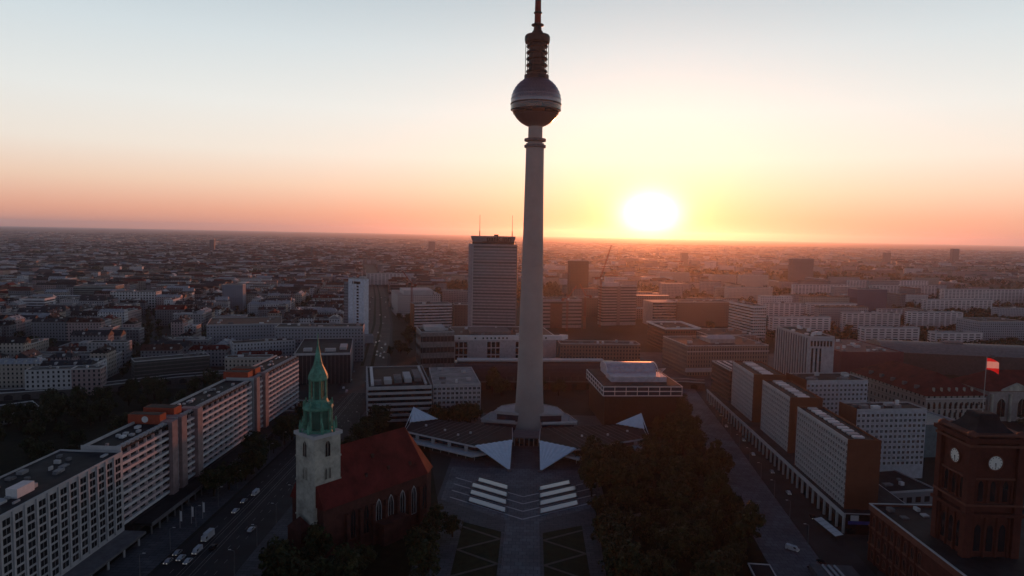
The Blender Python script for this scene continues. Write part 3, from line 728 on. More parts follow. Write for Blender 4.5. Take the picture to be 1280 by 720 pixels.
# ribbed high-rise
root = thing('ribbed_high_rise', 'pale ribbed apartment high-rise behind the row of panel slabs', 'high-rise', (203, 57, 0), R(4), None)
MB().box(0, 19, 0, 56, 0, 58).build('wall', plain('high-rise wall', (.36, .35, .37), .75), root)
for k in range(3): MB().box(2.2+k*3.0, 3.5+k*3.0, -.1, .05, 9, 50).build('window_strip', GLASS, root)
for k in range(7): MB().box(1.4+k*2.4, 2.8+k*2.4, -.1, .05, 51.5, 55.5).build('window', GLASS, root)
for k in range(13): MB().box(-.1, .05, 2+k*4.2, 4.1+k*4.2, 8, 57).build('window_strip', plain('strip glass', (.06, .06, .075), .2), root)
for k in range(14): MB().box(-.55, 0, .6+k*4.2, 1.5+k*4.2, 6, 58).build('rib', CONCL, root)
flat_roof(root, 0, 19, 0, 56, 58, ROOFD, CONCL, 10, 4, cl_mat=WHITE)
occ_rect((203, 57), (222, 58), 56)
# two grid blocks behind
for (A, B, d, lab, sd) in (((177.7, -5), (220, 2), 24, 'pale panel block with orange flank beside the foot of the ribbed high-rise', 5), ((175.7, -77.4), (216, -71.5), 15, 'pale panel block with orange flank behind the nearest slab', 6)):
    root, L = slab('grid_block', lab, 'apartment building', A, B, d, 38, plain('grid block wall', (.40, .41, .45), .75), clutter=9, seed=sd, roofmat=ROOFD)
    cells = [((i+.5)*L/15, 0, 8+k*2.95) for i in range(15) for k in range(10)]
    windows(root, [win_mesh(1.5, 1.6, WHITE, g_) for g_ in (GLASS, BLUEG, MATS['curtained glass'])], cells)
    MB().box(-.5, 0, -.3, d+.3, 6, 39.2).build('end_wall', ORANGE, root)
slab('low_hall', 'low dark flat-roofed hall at the foot of the pale panel block', 'hall', (168, -119.5), (200, -112), 28, 8, facade('low hall wall', (.22, .22, .24), 5, 8, .6, .35), clutter=5, roofmat=ROOFD)
slab('glass_hall', 'greenish glass-roofed hall squeezed between the two pale panel blocks', 'hall', (222, -38), (262, -30), 36, 20, plain('green glass', (.10, .16, .18), .3), clutter=0, roofmat=plain('green glass roof', (.13, .19, .20), .6))

# -- Red town hall with clock tower
root = thing('town_hall', 'dark red brick town hall with clock tower at the near right', 'town hall', (139, -170, 0), -PI/2-R(-1.5))
Lh = 150
hb = MB(); hb.box(0, Lh, 0, 62, 0, 21); hb.build('wall', BRICK, root)
MB().box(-.5, Lh, -.5, 62.5, 20.4, 21.8).build('cornice', BRICKL, root)
MB().box(.6, Lh-1, .8, 61, 21.8, 22.1).build('roof', ROOFD, root)
pp = MB()
for (a, b_, c, d) in ((-.4, Lh, -.4, .2), (-.4, .2, .2, 62.4), (-.4, Lh, 61.8, 62.4)): pp.box(a, b_, c, d, 21.8, 22.8)
pp.build('parapet', BRICKL, root)
MB().box(-.5, Lh, -.55, .3, 22.8, 23.05).box(-.55, .3, .3, 62.4, 22.8, 23.05).build('parapet_cap', CONCL, root)
for zz in (6.5, 13.6): MB().box(-.3, Lh, -.3, 62.3, zz, zz+.6).build('string_course', BRICKL, root)
def arch_win(root, pos, face, wd, ht, **kw): return lancet(root, pos, face, wd, ht, mat=GLASS, lm=BRICKL, **kw)
for k in range(14):
    x = 3.5+k*4.4
    if 36 < x < 62: continue
    for zz, hh in ((1.6, 3.6), (7.6, 4.8), (14.6, 4.6)): arch_win(root, (x, 0, zz), '-y', 2.0, hh)
    MB().box(x-2.45, x-1.95, -.5, 0, 0, 20.4).build('pilaster', BRICK, root)
for k in range(8):
    for zz, hh in ((7.6, 4.8), (14.6, 4.6)): arch_win(root, (0, 4.5+k*4.4, zz), '-x', 2.0, hh)
rnd = random.Random(11)
for k in range(16):
    x = rnd.uniform(2, 30); y = rnd.uniform(3, 34)
    MB().box(x, x+rnd.uniform(1, 3), y, y+rnd.uniform(1, 3), 22.1, 22.1+rnd.uniform(.5, 1.6)).build('roof_vent', rnd.choice([CONCL, CONCD, WHITE]), root)
# tower (local axes: x towards the camera, y to the right)
tx0, tx1, ty0, ty1 = 27.5, 43.0, 9.5, 26.0; txm = (tx0+tx1)/2; tym = (ty0+ty1)/2
MB().box(tx0, tx1, ty0, ty1, 21.8, 62).build('tower', BRICK, root)
for cxx in (tx0, tx1):
    for cyy in (ty0, ty1):
        MB().box(cxx-1.3, cxx+1.3, cyy-1.3, cyy+1.3, 21.8, 64.2).build('tower_corner', BRICK, root)
        MB().lathe([(1.7, 64.2), (1.8, 64.8), (1.3, 65.4), (.2, 66.0)], 8, c=(cxx, cyy)).build('corner_turret', BRICKL, root)
for zz, pr, hh in ((36.6, 1.9, 1.1), (40.2, 1.5, .7), (49.2, .7, .6), (60.6, 1.7, .8), (62.4, 2.2, 1.4), (64.2, 1.2, .7)):
    MB().box(tx0-pr, tx1+pr, ty0-pr, ty1+pr, zz, zz+hh).build('tower_band', BRICKL if pr < 1.9 else BRICK, root)
MB().lathe([(9.4, 64.9), (7.2, 66.4), (5.2, 68.6), (4.8, 70.2), (3.6, 70.6)], 4, c=(txm, tym), rot=PI/4).build('tower_roof', ROOFD, root)
def clock(face):
    mb = MB(); n = 32
    def Q(u, v, d): return (tx1+d, tym+u, 55+v) if face == 'x' else (txm+u, ty0-d, 55+v)
    c = [(2.35*math.cos(2*PI*k/n), 2.35*math.sin(2*PI*k/n)) for k in range(n)]
    mb.add([Q(*p, .02) for p in c]+[Q(*p, .3) for p in c], [tuple(range(n, 2*n)), tuple(range(n-1, -1, -1))]+[(k, (k+1) % n, (k+1) % n+n, k+n) for k in range(n)])
    o = mb.build('clock_face', CLOCK, root)
    rg = MB()
    for k in range(n): rg.tube(Q(*[q*1.1 for q in c[k]], .3), Q(*[q*1.1 for q in c[(k+1) % n]], .3), .24, seg=4)
    rg.build('clock_rim', BRICKL, o)
    mk = MB()
    for k in range(12):
        a = 2*PI*k/12; mk.tube(Q(1.75*math.sin(a), 1.75*math.cos(a), .36), Q(2.15*math.sin(a), 2.15*math.cos(a), .36), .09, seg=4)
    mk.build('hour_marks', MDARK, o)
    for a, l_, wd in ((R(172), 1.15, .16), (R(176), 1.8, .1)):
        MB().tube(Q(0, 0, .42), Q(l_*math.sin(a), l_*math.cos(a), .42), wd, .05, seg=4).build('clock_hand', MDARK, o)
clock('x'); clock('y')
# tall blind arches and columns on the tower shaft
def Qx(face, u, d): return (tx1+d, tym+u) if face == 'x' else (txm-u, ty0-d)
for face in 'xy':
    for u in (-4.2, 0, 4.2):
        for z0, hh, wd in ((41.5, 7.2, 1.7), (24, 9.5, 2.2)):
            mb = MB(); pts = [(-wd/2, 0), (wd/2, 0), (wd/2, hh*.8), (wd*.3, hh*.94), (0, hh), (-wd*.3, hh*.94), (-wd/2, hh*.8)]; n = len(pts)
            vs_ = [(*Qx(face, u+a, .05), z0+c) for a, c in pts]+[(*Qx(face, u+a, -.1), z0+c) for a, c in pts]
            fs_ = [tuple(range(n)), tuple(range(2*n-1, n-1, -1))]+[(i, (i+1) % n, (i+1) % n+n, i+n) for i in range(n)]
            mb.add(vs_, fs_).build('window', GLASS, root)
    for u in (-6.2, -2.1, 2.1, 6.2):
        for z0, z1 in ((41, 49), (22, 36)):
            x, y = Qx(face, u, .35); MB().tube((x, y, z0), (x, y, z1), .38, seg=8).build('tower_column', BRICK, root)
MB().tube((txm, tym, 70), (txm, tym, 90), .16, .1).build('flagpole', plain('flagpole grey', (.3, .3, .3), .4), root)
MB().box(tx1+1, tx1+16, 8, 40, 21.8, 21.9).build('near_roof', ROOFD, root)
occ_rect((137, -170), (139, -300), 62)
# flag hanging from the pole: red, white, red
TW = root.matrix_basis if False else None
ang_ = -PI/2+R(1.5); fx = 139+txm*math.cos(ang_)-tym*math.sin(ang_); fy = -170+txm*math.sin(ang_)+tym*math.cos(ang_)
m, t, b = newmat('flag cloth'); L_ = t.links.new
tcn = nd(t, 'ShaderNodeTexCoord'); spx = nd(t, 'ShaderNodeSeparateXYZ'); L_(tcn.outputs['Object'], spx.inputs[0])
cr = nd(t, 'ShaderNodeValToRGB'); cr.color_ramp.interpolation = 'CONSTANT'
mr = nd(t, 'ShaderNodeMapRange'); mr.inputs[1].default_value = -4.6; mr.inputs[2].default_value = 0; L_(spx.outputs[2], mr.inputs[0]); L_(mr.outputs[0], cr.inputs[0])
cr.color_ramp.elements[0].color = (.75, .03, .035, 1); cr.color_ramp.elements[1].position = .24; cr.color_ramp.elements[1].color = (.85, .62, .58, 1)
e = cr.color_ramp.elements.new(.74); e.color = (.75, .03, .035, 1)
L_(cr.outputs[0], b.inputs['Base Color']); b.inputs['Roughness'].default_value = .7
tr = nd(t, 'ShaderNodeBsdfTranslucent'); L_(cr.outputs[0], tr.inputs[0]); ms = nd(t, 'ShaderNodeMixShader'); ms.inputs[0].default_value = .6
L_(b.outputs[0], ms.inputs[1]); L_(tr.outputs[0], ms.inputs[2]); L_(ms.outputs[0], t.nodes['Material Output'].inputs[0])
fl = thing('flag', 'red and white flag flying from the pole above the town hall clock tower', 'flag', (fx, fy, 89.5), R(-12))
mb = MB(); nx, nz = 12, 8
for i in range(nx+1):
    for j in range(nz+1): mb.v.append((.15+i*.31, .3*math.sin(i*.75+j*.2)*(i/nx), -j*.5-.035*i*i*.3))
mb.f = [(i*(nz+1)+j, i*(nz+1)+j+1, (i+1)*(nz+1)+j+1, (i+1)*(nz+1)+j) for i in range(nx) for j in range(nz)]; mb.mi = [0]*len(mb.f)
mb.build('cloth', m, fl, True)
mb = MB()
for k in range(8): mb.tube((.05, .0, -.5*k), (.28, .0, -.5*k), .05, seg=4)
mb.build('ties', MWHITE, fl)

# ---------------------------------------------------------------- around the square, middle distance
# hotel tower with banded front and a crown that carries the sign
root = thing('hotel_tower', 'tall dark banded hotel tower with a sign crown and two masts', 'high-rise', (-72, 322, 0), R(1.0))
L = 55
MB().box(0, L, 0, 24, 0, 117).build('wall', plain('hotel wall', (.30, .28, .30), .5), root)
for k in range(31): MB().box(5.5, L-1.2, -.25, .1, 8+k*3.5, 10.0+k*3.5).build('window_band', plain('hotel glass', (.12, .11, .125), .18, spec=.6) if k % 5 else MATS['curtained glass'], root)
MB().box(4.6, 5.4, -.6, .0, 4, 117).build('edge_fin', CONCL, root)
MB().box(L-1, L, -.4, 0, 4, 117).build('edge_fin', CONCD, root)
MB().box(4, L-4, 1.5, 22, 117, 119.4).build('setback', MDARK, root)
MB().lathe([(1, 0), (1, 0.01)], 4) 
cp = MB(); bot = [(4.5, 1.2), (L-4.5, 1.2), (L-4.5, 22.5), (4.5, 22.5)]; top_ = [(2.6, -.6), (L-2.6, -.6), (L-2.6, 24), (2.6, 24)]
cp.add([(x, y, 119.4) for x, y in bot]+[(x, y, 124.2) for x, y in top_]+[(x, y, 126.2) for x, y in top_], [(3, 2, 1, 0)]+[(i, (i+1) % 4, (i+1) % 4+4, i+4) for i in range(4)]+[(i+4, (i+1) % 4+4, (i+1) % 4+8, i+8) for i in range(4)]+[(8, 9, 10, 11)])
cp.build('crown', plain('crown panel', (.20, .19, .21), .55), root)
cu = bpy.data.curves.new('sign', 'FONT'); cu.body = 'park inn'; cu.size = 8.5; cu.extrude = .35; cu.align_x = 'CENTER'; cu.offset = .08
tmp = bpy.data.objects.new('sign', cu); COL.objects.link(tmp); bpy.context.view_layer.update()
me = bpy.data.meshes.new_from_object(tmp); bpy.data.objects.remove(tmp); me.materials.clear(); me.materials.append(MDARK)
sg = put('sign', me, root, (34, -1.4, 120.6)); sg.rotation_euler = (PI/2, 0, 0)
MB().box(15, 53, -1.2, -.9, 119.8, 120.2).build('sign_rail', MDARK, root)
for x in (11.5, 48.5):
    MB().tube((x, 12, 126.2), (x, 12, 132), .6, .5).build('mast', MDARK, root); MB().tube((x, 12, 132), (x, 12, 150), .32, .2).build('mast', MRED, root)
MB().box(28, 33, 8, 14, 126.2, 128).build('roof_plant', MDARK, root)
occ_rect((-76, 322), (-18, 323), 26)

# department store, pale front with window groups
root, L = slab('department_store', 'pale broad department store with a white parapet in front of the hotel tower', 'department store', (-76, 228), (26, 247), 75, 25, plain('store stone', (.40, .40, .43), .7), roofmat=plain('store roof', (.10, .07, .06), .8), parapet=WHITE, clutter=9)
MB().box(-.3, L+6, -.5, 6, 22.4, 26.6).build('attic', WHITE, root)
for x in list(range(4, 100, 4)):
    if x % 24 in (4, 20) or 32 <= x <= 52: MB().box(x, x+1.6, -.6, -.4, 23.6, 25.3).build('attic_window', GLASS, root)
for (a, b_) in ((1, 4), (5, 8.5), (9.5, 13), (33, 36.5), (37.5, 41), (42, 45.5), (62, 65), (66, 69), (80, 84), (86, 90)):
    for z0, z1 in ((2.5, 7), (8.2, 14), (15.2, 20.5)): MB().box(a, b_, -.1, .05, z0, z1).build('window', GLASS, root)
MB().prism([(L+6, -.5), (L+14, 8), (L+6, 12)], 22, 26.4).build('corner_wedge', WHITE, root)
MB().box(18, 60, 20, 50, 25.3, 28).build('roof_plant', plain('roof plant', (.22, .18, .17), .8), root)
# banded office beside it
root, L = slab('banded_office', 'grey office block with dark bands left of the pale department store', 'office building', (-104, 196), (-73.5, 205), 40, 34, plain('banded wall', (.22, .215, .215), .75), clutter=10, bands=(3, 4, 10.5, 5.2, plain('deep bands', (.03, .03, .035), .3)))
for k in range(9): MB().box(1.2+k*3.4, 1.6+k*3.4, -.35, 0, 0, 33).build('mullion', CONCD, root)
MB().box(5, 24, 8, 30, 34.3, 38).build('penthouse', CONCL, root)
slab('brown_block', 'brown stone office block with rows of small square windows right of the tower shaft', 'office building', (29, 223), (108.5, 230), 20, 22, facade('brown grid', (.22, .17, .15), 3.1, 3.5, .5, .52), clutter=8, roofmat=plain('brown roof', (.09, .06, .055), .85), seed=21)
root, L = slab('stone_office', 'large brown stone office block with tall windows and pale plinth facing the square', 'office building', (146, 190), (226, 206), 60, 28, facade('stone grid', (.23, .19, .17), 2.6, 3.8, .42, .62), clutter=8, roofmat=plain('brown roof', 0), seed=22)
MB().box(-1.5, L+1.5, -2.2, 0, 4.2, 7.4).build('canopy', CONCL, root)
MB().box(-.4, L+.4, -.5, 0, 22.6, 23.4).build('cornice', CONCL, root)
MB().box(30, 55, 15, 40, 28.3, 32).build('penthouse', plain('penthouse grid', (.3, .27, .27), .6), root)
for k in range(3): MB().lathe([(7, 32), (6.4, 33.2), (4, 34.3), (.5, 34.8)], 14, c=(36+k*8, 24)).build('roof_shell', CONCL, root)
root, L = slab('frame_roof_block', 'dark glass shopping block with a tilted white roof frame behind the square', 'shop building', (151, 324), (191, 331), 58, 25, facade('dark shop', (.10, .06, .06), 3, 4, .7, .6), clutter=4, roofmat=ROOFD)
for (p, q) in (((-1, -1), (L+1, -1)), ((L+1, -1), (L+1, 59)), ((-1, 59), (L+1, 59)), ((-1, -1), (-1, 59))): MB().tube((*p, 26.5), (*q, 26.5), 1.1, seg=4).build('roof_frame', WHITE, root)
root, L = slab('grid_glass_block', 'block clad in a pale grid between the tilted roof frame and the stone office', 'shop building', (193, 300), (248, 310), 50, 23, facade('pale grid', (.26, .23, .23), 4.5, 4.2, .8, .8, glass=(.12, .10, .10)), clutter=5)
root, L = slab('striped_office', 'wide office block, striped on its left part and brown on its right, beyond the square', 'office building', (211, 546), (295, 566), 40, 35, facade('brown plain', (.17, .12, .11), 4, 3.6, .35, .3), clutter=5, roofmat=plain('brown roof', 0))
MB().box(-36, 0, 4, 40, 0, 35).build('wing', plain('striped wing', (.34, .31, .31), .7), root)
for k in range(8): MB().box(-36.1, -.2, 3.9, 4.05, 3+k*4.1, 5.1+k*4.1).build('window_band', GLASS, root)
root, L = slab('striped_tower', 'striped slab tower with stacked balconies and a red crane standing at its side', 'high-rise', (102, 536), (152, 550), 18, 57, plain('striped tower wall', (.36, .31, .31), .7), clutter=4, bands=(13, 5, 4.05, 2.1, plain('brown glass', (.05, .04, .04), .2)))
MB().box(22, 27, -.5, 0, 0, 57).build('stair_strip', plain('stair strip', (.2, .15, .15), .7), root)
MB().box(4, 26, 3, 14, 57.3, 62).build('penthouse', CONCL, root)
slab('dark_slab_tower', 'dark brown slab tower standing alone in the orange haze right of the television tower', 'high-rise', (78, 968), (117, 977), 18, 76, facade('dark tower', (.10, .065, .06), 3, 3.2, .5, .4), clutter=2)
root, L = slab('white_office', 'white office tower with rows of window bands above the stone office', 'office building', (276, 411), (294, 415), 60, 45, plain('white office wall', (.6, .56, .56), .7), clutter=4, bands=(11, 4, 3.7, 1.7, GLASS))
for k in range(7): MB().box(1+k*2.8, 1.5+k*2.8, -.14, 0, 3, 44.6).build('mullion', plain('white office wall', 0), root)
root, L = slab('striped_store', 'pale striped block with a brown centre panel beside the tower shaft', 'office building', (12.5, 495), (70, 508), 40, 39, plain('striped store wall', (.34, .29, .30), .7), clutter=6, bands=(7, 4, 5, 2.2, plain('brown glass', 0)))
MB().box(14, 31, -.5, 0, 0, 34).build('centre_panel', plain('brown panel', (.17, .075, .06), .8), root)
root, L = slab('banded_block', 'white banded office block with orange flank left of the hotel tower', 'office building', (-153.5, 443), (-106.5, 463), 22, 34, plain('banded white', (.56, .53, .55), .7), clutter=5, bands=(8, 3, 3.9, 1.8, GLASS))
MB().box(-.5, 0, -.2, 22.2, 0, 34.6).build('end_wall', plain('orange flank', (.22, .085, .04), .8), root)
root, L = slab('stepped_white_block', 'long white stepped building behind the white banded office block', 'office building', (-203, 580), (-140, 600), 90, 33, facade('stepped', (.56, .51, .50), 3.2, 3.4, .5, .45), clutter=6, roofmat=ROOFL)
MB().box(10, 55, 8, 60, 33.3, 40).build('upper_storey', CONCL, root)
slab('brown_side_block', 'plain brown block between the white banded office and the hotel tower', 'office building', (-104, 470), (-84, 474), 22, 32, facade('brown plain', 0), clutter=2, roofmat=plain('brown roof', 0))
slab('white_back_block', 'white block with sloping outline behind and left of the hotel tower', 'apartment building', (-150, 690), (-96, 672), 20, 33, facade('white back', (.42, .36, .35), 3, 3, .45, .45), clutter=2)

# railway station: two-part vaulted hall on a viaduct
root = thing('railway_station', 'long dark vaulted railway hall crossing behind the television tower', 'railway station', (-62, 110.5, 0), R(6.8))
L = 138; hall = []
for k in range(13):
    a = PI*k/12; hall.append((22-22*math.cos(a), 7.5+12.5*math.sin(a)))
mb = MB()
n = len(hall); mb.add([(0, y, z_) for y, z_ in hall]+[(L, y, z_) for y, z_ in hall], [tuple(range(n)), tuple(range(2*n-1, n-1, -1))]+[(i, i+n, i+1+n, i+1) for i in range(n-1)]+[(0, n-1, 2*n-1, n)])
mb.build('hall_roof', plain('hall roof', (.035, .03, .036), .35, noise=.3), root)
MB().box(2, L-9, 17, 27, 20.3, 21.6).build('roof_lantern', CONCL, root)
MB().box(-1, L+1, -1, 45, 0, 7.5).build('viaduct_base', plain('viaduct brick', (.06, .032, .03), .85), root)
for k in range(23):
    MB().tube((k*6+1, -.25, 7.6), (k*6+1, -.25, 10.8), .18, seg=4).build('facade_post', CONCD, root)
    if k % 2 == 0: MB().box(k*6+2, k*6+6, -1.15, -1, .5, 5).build('shop_window', GLASS, root)
MB().box(-1, L+1, -1.3, -1, 6.3, 7.3).build('light_band', CONCD, root)
occ_rect((-62, 110), (75, 127), 46)
def viaduct(pts, label, w=12):
    root = thing('railway_viaduct', label, 'viaduct', (pts[0][0], pts[0][1], 0), 0, 'railway viaducts either side of the station')
    o = Vector(pts[0]); P = [Vector(p)-o for p in pts]; V = []
    for i, p in enumerate(P):
        d = (P[min(i+1, len(P)-1)]-P[max(i-1, 0)]).normalized(); nn = Vector((-d.y, d.x))*w/2; V.append((p-nn, p+nn))
    def strip(name, z0, z1, inset, mat):
        mb = MB(); L_ = []
        for a, c in V:
            e = (c-a).normalized()*inset; L_ += [(a.x+e.x, a.y+e.y, z0), (a.x+e.x, a.y+e.y, z1), (c.x-e.x, c.y-e.y, z1), (c.x-e.x, c.y-e.y, z0)]
        for i in range(len(V)-1):
            q = 4*i; mb.f += [(q, q+4, q+5, q+1), (q+1, q+5, q+6, q+2), (q+2, q+6, q+7, q+3)]
        mb.v = L_; mb.f += [(0, 1, 2, 3), (len(L_)-1, len(L_)-2, len(L_)-3, len(L_)-4)]; mb.mi = [0]*len(mb.f); mb.build(name, mat, root)
    strip('arches', 0, 5.4, 0, plain('viaduct stone', (.09, .085, .085), .85)); strip('track_bed', 5.4, 5.9, 1.2, ROOFD)
    for side in (0, 1):
        for i in range(len(V)-1):
            a, c = V[i][side], V[i+1][side]; MB().tube((a.x, a.y, 6.0), (c.x, c.y, 6.0), .5, seg=4).build('parapet', CONCL, root)
    for i in range(len(V)-1):
        a, c = V[i][0], V[i+1][0]; n = int((c-a).length//11); d = (c-a).normalized(); nn = Vector((d.y, -d.x))
        for k in range(n):
            p = a+d*(k*11+3); q = p+d*5.5; mb = MB()
            mb.add([(p.x+nn.x*.1, p.y+nn.y*.1, .3), (q.x+nn.x*.1, q.y+nn.y*.1, .3), (q.x+nn.x*.1, q.y+nn.y*.1, 3.2), ((p.x+q.x)/2+nn.x*.1, (p.y+q.y)/2+nn.y*.1, 4.4), (p.x+nn.x*.1, p.y+nn.y*.1, 3.2)], [(0, 1, 2, 3, 4)])
            mb.build('arch', ROOFD, root)
    occ_line(pts, w)
viaduct([(-470, 20), (-389, 41), (-344, 62), (-296, 108), (-244, 140), (-178, 132)], 'low grey railway viaduct curving past the park on the left')
viaduct([(-136, 112), (-100, 116), (-64, 121)], 'short railway viaduct between the avenue and the station hall')
viaduct([(76, 145), (135, 143), (150, 140)], 'short railway viaduct between the station hall and the arcade')

# pale restaurant pavilion with arched roof house
root = thing('cinema_block', 'dark cinema block with overhanging white glazed top storey and arched roof house', 'cinema', (49.5, 10, 0), R(6.5))
L = 54
MB().box(1.5, L-3, 2, 55, 0, 22).build('wall', plain('cinema wall', (.03, .018, .018), .5), root)
MB().box(0, L, 0, 58, 22, 28).build('top_storey', BLUEG, root)
for zz in (21.6, 24.6, 27.7):
    for (a, b_, c, d) in ((-.4, L+.4, -.4, 0), (-.4, 0, 0, 58), (L, L+.4, 0, 58), (-.4, L+.4, 58, 58.4)): MB().box(a, b_, c, d, zz, zz+.6).build('glazing_rail', WHITE, root)
for k in range(8): MB().box(k*L/7-.18, k*L/7+.18, -.35, 0, 22, 28).build('mullion', WHITE, root)
for k in range(9): MB().box(-.35, 0, k*7.2-.18, k*7.2+.18, 22, 28).build('mullion', WHITE, root)
MB().box(.5, L-.5, .5, 57.5, 28.3, 28.6).build('roof', ROOF, root)
ar = MB(); pr = [(0, 0), (0, 4.5), (3, 7.2), (8, 8.6), (14, 8.6), (14, 0)]
def arch_body(x0, x1, y0, y1, z0, ht):
    mb = MB(); pts = []
    for k in range(9):
        a = PI*k/8; pts.append(((y0+y1)/2-(y1-y0)/2*math.cos(a), z0+ht*(.45+.55*math.sin(a)) if 0 < k < 8 else z0+ht*.35))
    pts = [(y0, z0)]+pts+[(y1, z0)]; n = len(pts)
    mb.add([(x0, y, z_) for y, z_ in pts]+[(x1, y, z_) for y, z_ in pts], [tuple(range(n)), tuple(range(2*n-1, n-1, -1))]+[(i, i+n, (i+1) % n+n, (i+1) % n) for i in range(n)]); return mb, pts
mb, pts = arch_body(9, 45, 30, 52, 28.6, 8.5); mb.build('roof_house', plain('roof house', (.40, .40, .46), .5), root)
MB().box(8, 47, 12, 29.6, 28.6, 32.2).build('roof_house', plain('roof house', 0), root)
for x in (9, 46):
    ed = MB()
    for a, c in zip(pts[1:-1], pts[2:-1]): ed.tube((x, *a), (x, *c), .45, seg=4)
    ed.build('arch_rim', WHITE, root)
for (p, q) in (((46, 31, 29), (52, 31, 34.5)), ((52, 31, 34.5), (54, 50, 29)), ((46, 51, 29), (52, 31, 34.5))): MB().tube(p, q, .3, seg=4).build('roof_strut', WHITE, root)
occ_rect((49, 10), (103, 16), 58)
# office blocks left of the tower
root, L = slab('white_band_office', 'office block with curved white storey bands behind the church', 'office building', (-108, 3.5), (-67, 14), 72, 24, GLASS, clutter=0, roofmat=ROOFD)
for k in range(6): MB().box(-.7, L+.3, -.8, 72.6, .9+k*3.75, 2.55+k*3.75).build('storey_band', CONCL, root)
MB().box(-.7, L+.3, -.8, -.05, 23.0, 25.2).build('storey_band', CONCL, root); MB().box(-.7, -.05, 0, 72, 23.0, 25.2).build('storey_band', CONCL, root)
for k in range(5): MB().box(4+k*7.0, 9+k*7.0, 8+k*2, 14+k*8, 24.3, 27.2).build('stepped_roof_box', CONCL if k % 2 else CONCD, root)
MB().box(2, 4, 6, 68, 24.3, 25.6).build('roof_rail', WHITE, root); MB().box(L-4, L-2.5, 6, 68, 24.3, 25.6).build('roof_rail', CONCL, root)
root, L = slab('grid_office', 'blue-grey office block with square window grid between the banded office and the tower', 'office building', (-66.5, 17.5), (-34, 24), 60, 24, plain('grid office wall', (.36, .37, .40), .75), clutter=6, roofmat=ROOFL, seed=12)
cells = [((i+.5)*L/11, 0, 1.6+k*3.2) for i in range(11) for k in range(7)]
windows(root, [win_mesh(1.9, 1.8, WHITE, g_) for g_ in (GLASS, BLUEG, MATS['curtained glass'])], cells)
# behind: blocks on the left of the avenue beyond the viaduct
root, L = slab('glass_front_block', 'broad block with dark glass front and pale roof boxes behind the green spire', 'office building', (-197, 114), (-152.5, 124.5), 85, 25, plain('dark glass front', (.03, .032, .04), .2), clutter=0, roofmat=ROOF)
for k in range(14): MB().box(k*3.3, k*3.3+.35, -.3, 0, 0, 25).build('mullion', CONCD, root)
MB().box(-.4, L+.4, -.5, .2, 24.4, 26.2).build('cornice', CONCL, root)
for k in range(10): MB().box(L, L+.3, 4+k*8, 4.8+k*8, 0, 25).build('rib', CONCL, root)
for (x, y, w_, d_) in ((6, 14, 7, 6), (24, 12, 9, 5), (36, 20, 6, 20)): MB().box(x, x+w_, y, y+d_, 25.3, 27.6).build('roof_box', CONCL, root)
slab('blue_grey_wing', 'blue-grey wing with small window rows rising behind the dark glass front block', 'office building', (-248, 206), (-166, 222), 26, 34, facade('blue grey', (.27, .29, .33), 3, 3.3, .42, .42), clutter=8)
slab('blue_grey_block', 'long blue-grey block left of the wing behind the dark glass front', 'office building', (-330, 236), (-262, 262), 60, 30, facade('blue grey', 0), clutter=8, roofmat=plain('brown roof', 0))
root, L = slab('white_high_rise', 'white-blue apartment high-rise with a column of balconies beside the avenue', 'high-rise', (-224, 381), (-203, 372), 10, 71, plain('white tower wall', (.58, .62, .70), .7), clutter=4)
for k in range(16): MB().box(12.5, 15.5, -.1, .05, 9+k*3.7, 11.2+k*3.7).build('balcony_opening', GLASS, root)
MB().box(6, 18, -.12, .05, 65, 68).build('top_window', GLASS, root)
MB().box(7.6, 8.2, -.5, 0, 0, 71).build('fin', WHITE, root)
MB().box(-9, 0, 3, 22, 0, 66).build('side_wing', facade('side wing', (.22, .24, .28), 3, 3.6, .5, .5), root)
MB().box(L-9, L-2, 3, 9, 71.3, 74).build('penthouse', CONCL, root)
slab('low_white_canopy', 'small white flat-roofed pavilion at the foot of the white high-rise', 'pavilion', (-196, 330), (-182, 334), 14, 8, CONCL, clutter=0, roofmat=ROOFL)

# -- right-hand quarter
root, L = slab('pink_mall', 'windowless dark pink shopping mall behind the ribbed high-rise', 'shopping mall', (285.6, 187), (346, 194), 80, 26, plain('pink render', (.15, .05, .062), .8, noise=.12), roofmat=plain('pink roof', (.16, .09, .09), .8), parapet=plain('pink render', 0), clutter=24, seed=8)
MB().box(20, 48, -.3, 0, 9, 13).build('sign_panel', plain('mall dark panel', (.08, .028, .04), .6), root)
root = thing('vaulted_hall', 'very long low hall with a pale curved roof behind the red-roofed courthouse', 'hall', (352, 236, 0), R(-8))
MB().box(0, 190, 0, 60, 0, 20).build('wall', plain('vault wall', (.075, .06, .065), .6), root)
mb = MB(); pts = [(-.8+61.6*k/10, 20+7.5*math.sin(PI*k/10)) for k in range(11)]; n = 11
mb.add([(-1, y, z_) for y, z_ in pts]+[(191, y, z_) for y, z_ in pts], [tuple(range(n)), tuple(range(2*n-1, n-1, -1))]+[(i, i+n, i+1+n, i+1) for i in range(n-1)]+[(0, n-1, 2*n-1, n)])
mb.build('curved_roof', plain('vault roof', (.20, .175, .165), .6), root)
for x in (-1, 95, 190): MB().box(x-1, x+1.5, -1, 61, 19, 21.5).build('gutter_frame', CONCD, root)
MB().box(62, 80, 26, 36, 26.6, 29).build('roof_plant', CONCD, root)
MB().lathe([(16, 20), (16, 25.2), (12, 27.6), (.4, 29)], 28, c=(180, 6)).build('round_end', CONCL, root)
occ_rect((352, 236), (540, 210), 60)
